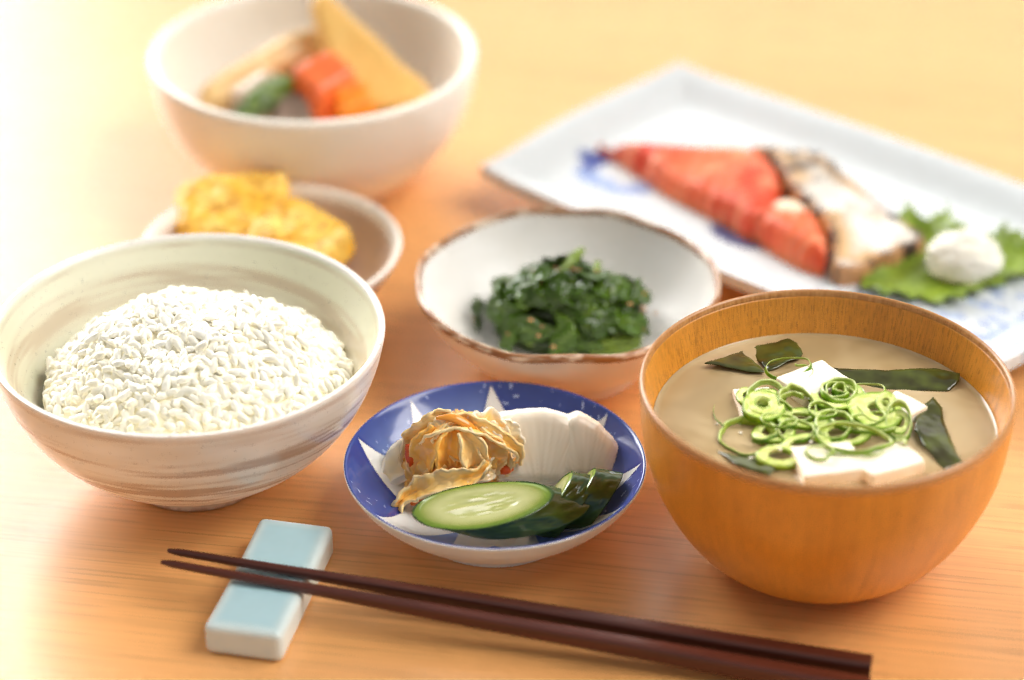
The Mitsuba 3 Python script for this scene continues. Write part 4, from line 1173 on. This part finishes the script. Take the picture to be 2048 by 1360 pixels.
slab('bamboo_shoot', np.array((-0.05471, 0.12465, 0.03350)), (1, 0.05, 0), (0, 0.78, 0.63), [(-22, 44), (-19, 46), (-12, 40), (-2, 30), (6, 21), (14, 12), (22, 4), (24, -2), (12, -6), (0, -6), (-10, -4), (-14, 4), (-17, 14), (-20, 24), (-22, 34)], 0.009, (0.72, 0.38, 0.085), (0.82, 0.52, 0.17), 'large tan wedge of simmered bamboo shoot standing against the bowl wall', 'bamboo shoot', 1)
slab('fried_tofu_strip', np.array((-0.09989, 0.14491, 0.03750)), (0.86, 0.50, 0.12), (0, 0.75, 0.66), [(-28, -9), (-29, -3), (-22, 2), (0, 6), (24, 8), (30, 4), (28, -4), (10, -6), (-10, -8)], 0.009, (0.68, 0.40, 0.13), (0.82, 0.58, 0.28), 'long tan strip of fried tofu on the left of the stew', 'fried tofu', 2)
slab('taro_piece', np.array((-0.10023, 0.12490, 0.03750)), (0.80, 0.55, 0.10), (0, 0.45, 0.88), [(-11, -5), (-12, 2), (-4, 6), (8, 6), (12, 1), (8, -5)], 0.009, (0.36, 0.23, 0.13), (0.52, 0.38, 0.26), 'grey brown piece of simmered taro behind the green pea pod', 'taro', 3)
def carrot(key, size, o, rot, c0, c1, label, seed):
    cv, cf = rbox(size, 0.0026, 20, lambda V: V * (1 - 0.28 * (V[:, 2:3] / size[2])) + (fb(V, 120, 2, seed)[:, None] - 0.5) * 0.0012)
    ca, sa = math.cos(rot), math.sin(rot)
    put(key, (frame(cv, o, (ca, sa, 0.15), (-sa, ca, 0.25), (0, -0.25, 1)), cf), 'mat_wet', color=lerp(c0, c1, fb(cv, 160, 3, seed)), label=label, cat='carrot')


carrot('carrot_chunk', (0.0215, 0.0180, 0.0240), np.array((-0.07289, 0.12138, 0.04050)), 0.75, (0.70, 0.095, 0.018), (0.80, 0.18, 0.05), 'bright red orange chunk of simmered carrot', 3)
carrot('carrot_chunk_001', (0.0150, 0.0140, 0.0150), np.array((-0.06194, 0.11514, 0.03750)), 0.3, (0.80, 0.20, 0.010), (0.85, 0.28, 0.02), 'small orange carrot chunk right of the red one', 4)
slab('pea_pod', np.array((-0.09511, 0.11280, 0.04250)), (0.72, 0.66, 0.25), (-0.4, -0.1, 0.9), [(-13, -1), (-9, 4), (0, 5.5), (9, 4), (13, 0), (9, -4), (0, -5), (-9, -4)], 0.0035, (0.050, 0.110, 0.010), (0.16, 0.24, 0.035), 'green snow pea pod in front of the carrot', 'pea pod', 5, m='mat_wet')
slab('pea_pod_001', np.array((-0.09939, 0.10726, 0.04050)), (0.80, 0.55, 0.10), (-0.4, 0.1, 0.9), [(-10, -1), (-6, 3), (2, 4), (9, 2), (8, -3), (0, -4), (-7, -3)], 0.0030, (0.025, 0.060, 0.006), (0.08, 0.14, 0.02), 'dark green snow pea pod nearest the bowl rim', 'pea pod', 6, m='mat_wet')
slab('konjac_piece', np.array((-0.08537, 0.11510, 0.03450)), (0.9, 0.3, 0.1), (-0.2, 0.3, 0.9), [(-9, -5), (-8, 4), (0, 7), (8, 4), (9, -5)], 0.006, (0.10, 0.055, 0.035), (0.30, 0.22, 0.17), 'dark grey piece of konjac beside the carrot', 'konjac', 7, m='mat_wet')

# ---------------------------------------------------------------- salmon, shiso leaf, grated radish
PZ = 0.0078
FAT = (0.10589, 0.06250, 0.02300)
tag('grilled_salmon', 'grilled salmon fillet with orange flesh and charred silver skin on the plate', 'salmon')


def flesh(part, poly, h, seed, kind):
    o = np.asarray(poly)[:, :2]
    pl = curve(np.c_[o, 0 * o[:, :1]], 140, True)[:, :2]
    ctr = pl.mean(0)

    def fn(P, D):
        q3 = np.c_[P, 0 * P[:, 0]]
        if kind == 'flesh':
            a = (P - ctr) @ np.array([0.80, -0.60])
            b = (P - ctr) @ np.array([0.60, 0.80])
            fl = np.sin((a + 0.35 * b + 0.004 * fb(q3, 120, 2, seed)) * 2 * np.pi / 0.0062)
            return sm(0, 0.003, D) * (0.00012 * fl + 0.0026 * (fb(q3, 45, 2, seed) - 0.5))
        t = (P - ctr) @ np.array([0.90, -0.43])
        return -0.0055 * sm(-0.012, 0.030, t) * sm(0, 0.002, D) + sm(0, 0.002, D) * (0.0018 * (fb(q3, 130, 3, seed) - 0.5) + 0.0010 * (fb(q3, 420, 2, seed + 1) - 0.5))
    V, F, D = pillow(pl, 0.0009, h, (0.42 if kind == 'flesh' else 0.5) * h, 0.0065 if kind == 'flesh' else 0.004, fn=fn, wob=0.0008, seed=seed, base=PZ)
    q3 = np.c_[V[:, :2], 0 * V[:, 0]]
    n1, n2, n3 = fb(q3, 110, 3, seed + 2), fb(q3, 300, 3, seed + 3), fb(q3, 60, 2, seed + 4)
    hz = np.clip((V[:, 2] - PZ) / h, 0, 1)
    if kind == 'flesh':
        along = (V[:, :2] - ctr) @ norm(np.array([0.80, -0.60]))
        C = lerp((0.62, 0.045, 0.010), (0.80, 0.155, 0.050), np.clip(np.exp(-(along / 0.016) ** 2) * 0.9 + (n1 - 0.5) * 0.9, 0, 1))
        fl2 = fb(np.c_[(V[:, :2] - ctr) @ np.array([[0.55, 0.83], [-0.83, 0.55]]) * [3.2, 0.7], 0 * V[:, 0]], 130, 3, seed + 6)
        C = lerp(C, np.array((0.86, 0.36, 0.17)), sm(0.54, 0.74, fl2) * 0.45)
        C = lerp(C, np.array((0.50, 0.035, 0.006)), sm(0.42, 0.26, fl2) * 0.35)
        ab = (V[:, :2] - ctr) @ np.array([[0.80, 0.60], [-0.60, 0.80]])
        lines = np.sin((ab[:, 0] + 0.45 * np.abs(ab[:, 1]) + 0.006 * fb(q3, 90, 2, seed)) * 2 * np.pi / 0.0048)
        C = lerp(C, np.array((0.88, 0.48, 0.30)), sm(0.72, 0.98, lines) * sm(0.3, 0.6, n1) * 0.55)
        if seed == 2:
            C = lerp(C, np.array((0.84, 0.66, 0.48)), sm(0.0075, 0.0040, np.hypot((V[:, 0] - FAT[0]) * 0.7, V[:, 1] - FAT[1])) * sm(0.5, 0.8, hz))
        C = lerp(C, np.array((0.42, 0.18, 0.06)), sm(0.35, 0.0, hz) * 0.8)
    else:
        al = (V[:, :2] - pl[0]) @ norm(pl[70] - pl[0]) / np.linalg.norm(pl[70] - pl[0])
        C = lerp((0.62, 0.56, 0.48), (0.80, 0.78, 0.73), np.clip((n1 - 0.25) * 1.8, 0, 1))
        C = lerp(C, np.array((0.55, 0.30, 0.09)), sm(0.46, 0.62, n3) * sm(0.014, 0.003, D) * 0.9)
        C = lerp(C, np.array((0.50, 0.28, 0.10)), sm(0.50, 0.64, n1) * sm(0.62, 0.25, al) * 0.8)
        C = lerp(C, np.array((0.045, 0.025, 0.018)), sm(0.47, 0.57, n2) * sm(0.60, 0.30, al) * sm(0.40, 0.55, n3))
        C = lerp(C, np.array((0.46, 0.20, 0.05)), sm(0.0034, 0.0006, D) * 0.9)
        C = lerp(C, np.array((0.045, 0.025, 0.018)), sm(0.0050, 0.0008, D) * sm(0.47, 0.58, n2))
    put(num('grilled_salmon__' + part), (V, F), 'mat_salmon', color=np.clip(C, 0, 1))


flesh('flesh', [(0.03462, 0.12939, 0.01200), (0.04160, 0.12193, 0.01800), (0.06004, 0.11836, 0.02200), (0.07944, 0.11613, 0.02400), (0.09300, 0.11439, 0.02400), (0.10078, 0.10239, 0.02400), (0.10323, 0.08552, 0.02300), (0.09792, 0.06715, 0.02200), (0.08872, 0.05627, 0.02000), (0.08263, 0.06496, 0.01100), (0.07622, 0.07257, 0.00900), (0.06275, 0.08744, 0.00900), (0.04822, 0.10941, 0.00900)], 0.0132, 1, 'flesh')
flesh('flesh', [(0.08420, 0.06574, 0.01100), (0.09110, 0.06294, 0.02000), (0.10089, 0.07019, 0.02400), (0.10812, 0.06750, 0.02500), (0.11430, 0.05356, 0.02400), (0.11523, 0.03421, 0.02200), (0.11667, 0.02275, 0.01800), (0.12417, 0.02459, 0.00900), (0.11463, 0.02936, 0.00900), (0.09927, 0.04240, 0.00900), (0.08934, 0.05767, 0.00900)], 0.0142, 2, 'flesh')
flesh('skin', [(0.09320, 0.11700, 0.02400), (0.10840, 0.11180, 0.02400), (0.11984, 0.10802, 0.02200), (0.12807, 0.09351, 0.02100), (0.13684, 0.07680, 0.01900), (0.14540, 0.06062, 0.01700), (0.15264, 0.04559, 0.01400), (0.14706, 0.04073, 0.01100), (0.13698, 0.03315, 0.01000), (0.12527, 0.02358, 0.01000), (0.11890, 0.02268, 0.01700), (0.11676, 0.03602, 0.02100), (0.11640, 0.05541, 0.02300), (0.10854, 0.07140, 0.02400), (0.10380, 0.08552, 0.02300), (0.10078, 0.10239, 0.02400)], 0.0138, 3, 'skin')

# shiso leaf: serrated outline, wavy
lo = np.asarray([(0.12747, 0.02665, 0.00950), (0.12880, 0.01755, 0.00950), (0.13810, 0.01216, 0.00950), (0.14853, 0.00931, 0.00950), (0.15912, 0.00789, 0.00950), (0.16838, 0.01575, 0.00950), (0.17738, 0.02117, 0.00950), (0.18920, 0.02665, 0.00950), (0.19995, 0.03589, 0.00950), (0.20379, 0.04719, 0.00950), (0.19694, 0.05062, 0.00950), (0.18960, 0.05138, 0.00950), (0.18448, 0.05910, 0.00950), (0.17946, 0.05215, 0.00950), (0.17139, 0.05446, 0.00950), (0.16584, 0.06143, 0.00950), (0.16524, 0.07324, 0.00950), (0.15995, 0.06377, 0.00950), (0.15370, 0.06221, 0.00950), (0.14992, 0.07244, 0.00950), (0.14597, 0.06065, 0.00950), (0.13710, 0.04151, 0.00950)])
cl = curve(np.c_[lo[:, :2], 0 * lo[:, :1]], 260, True)[:, :2]
cen = cl.mean(0)
saw = (np.arange(260) % 10) / 10.0
cl = cl + norm(cl - cen) * (0.0050 * (saw - 0.4))[:, None]
V, F, D = pillow(cl, 0.0011, 0.0006, 0.0005, 0.001, base=0.0088)
lift = sm(0.010, 0.0, D)
V[:, 2] += 0.0030 * (fb(np.c_[V[:, :2], 0 * V[:, 0]], 85, 2, 6)) + 0.0032 * lift * fb(np.c_[V[:, :2], 0 * V[:, 0] + 1], 120, 2, 9) + 0.004 * sm(0.0, 0.02, V[:, 1] - cen[1]) * lift
vein = np.abs(np.sin((V[:, 0] - cen[0]) * 420 + np.abs(V[:, 1] - cen[1]) * 380)) ** 8
C = lerp((0.070, 0.130, 0.004), (0.21, 0.29, 0.014), np.clip(fb(V, 150, 3, 4) * 1.1, 0, 1))
C = lerp(C, np.array((0.26, 0.34, 0.05)), vein * 0.4)
put('shiso_leaf', (V, F), 'mat_food', color=C, label='bright green serrated leaf under the grated radish', cat='leaf')
s = trimesh.creation.icosphere(subdivisions=5)
v = np.array(s.vertices)
v = v * (1 + 0.30 * (fb(v, 2.0, 3, 4) - 0.5) + 0.15 * (fb(v, 7, 2, 8) - 0.5) + 0.08 * (fb(v, 22, 2, 9) - 0.5))[:, None]
v[:, 2] = np.maximum(v[:, 2], -0.55)
put('grated_radish', (v * [0.0138, 0.0118, 0.0098] + np.array((0.16541, 0.03059, 0.01650)), s.faces), 'mat_matte_food', color=lerp((0.78, 0.74, 0.60), (0.86, 0.84, 0.76), fb(v, 6, 3, 2)), label='small white mound of grated radish on the green leaf', cat='grated radish')
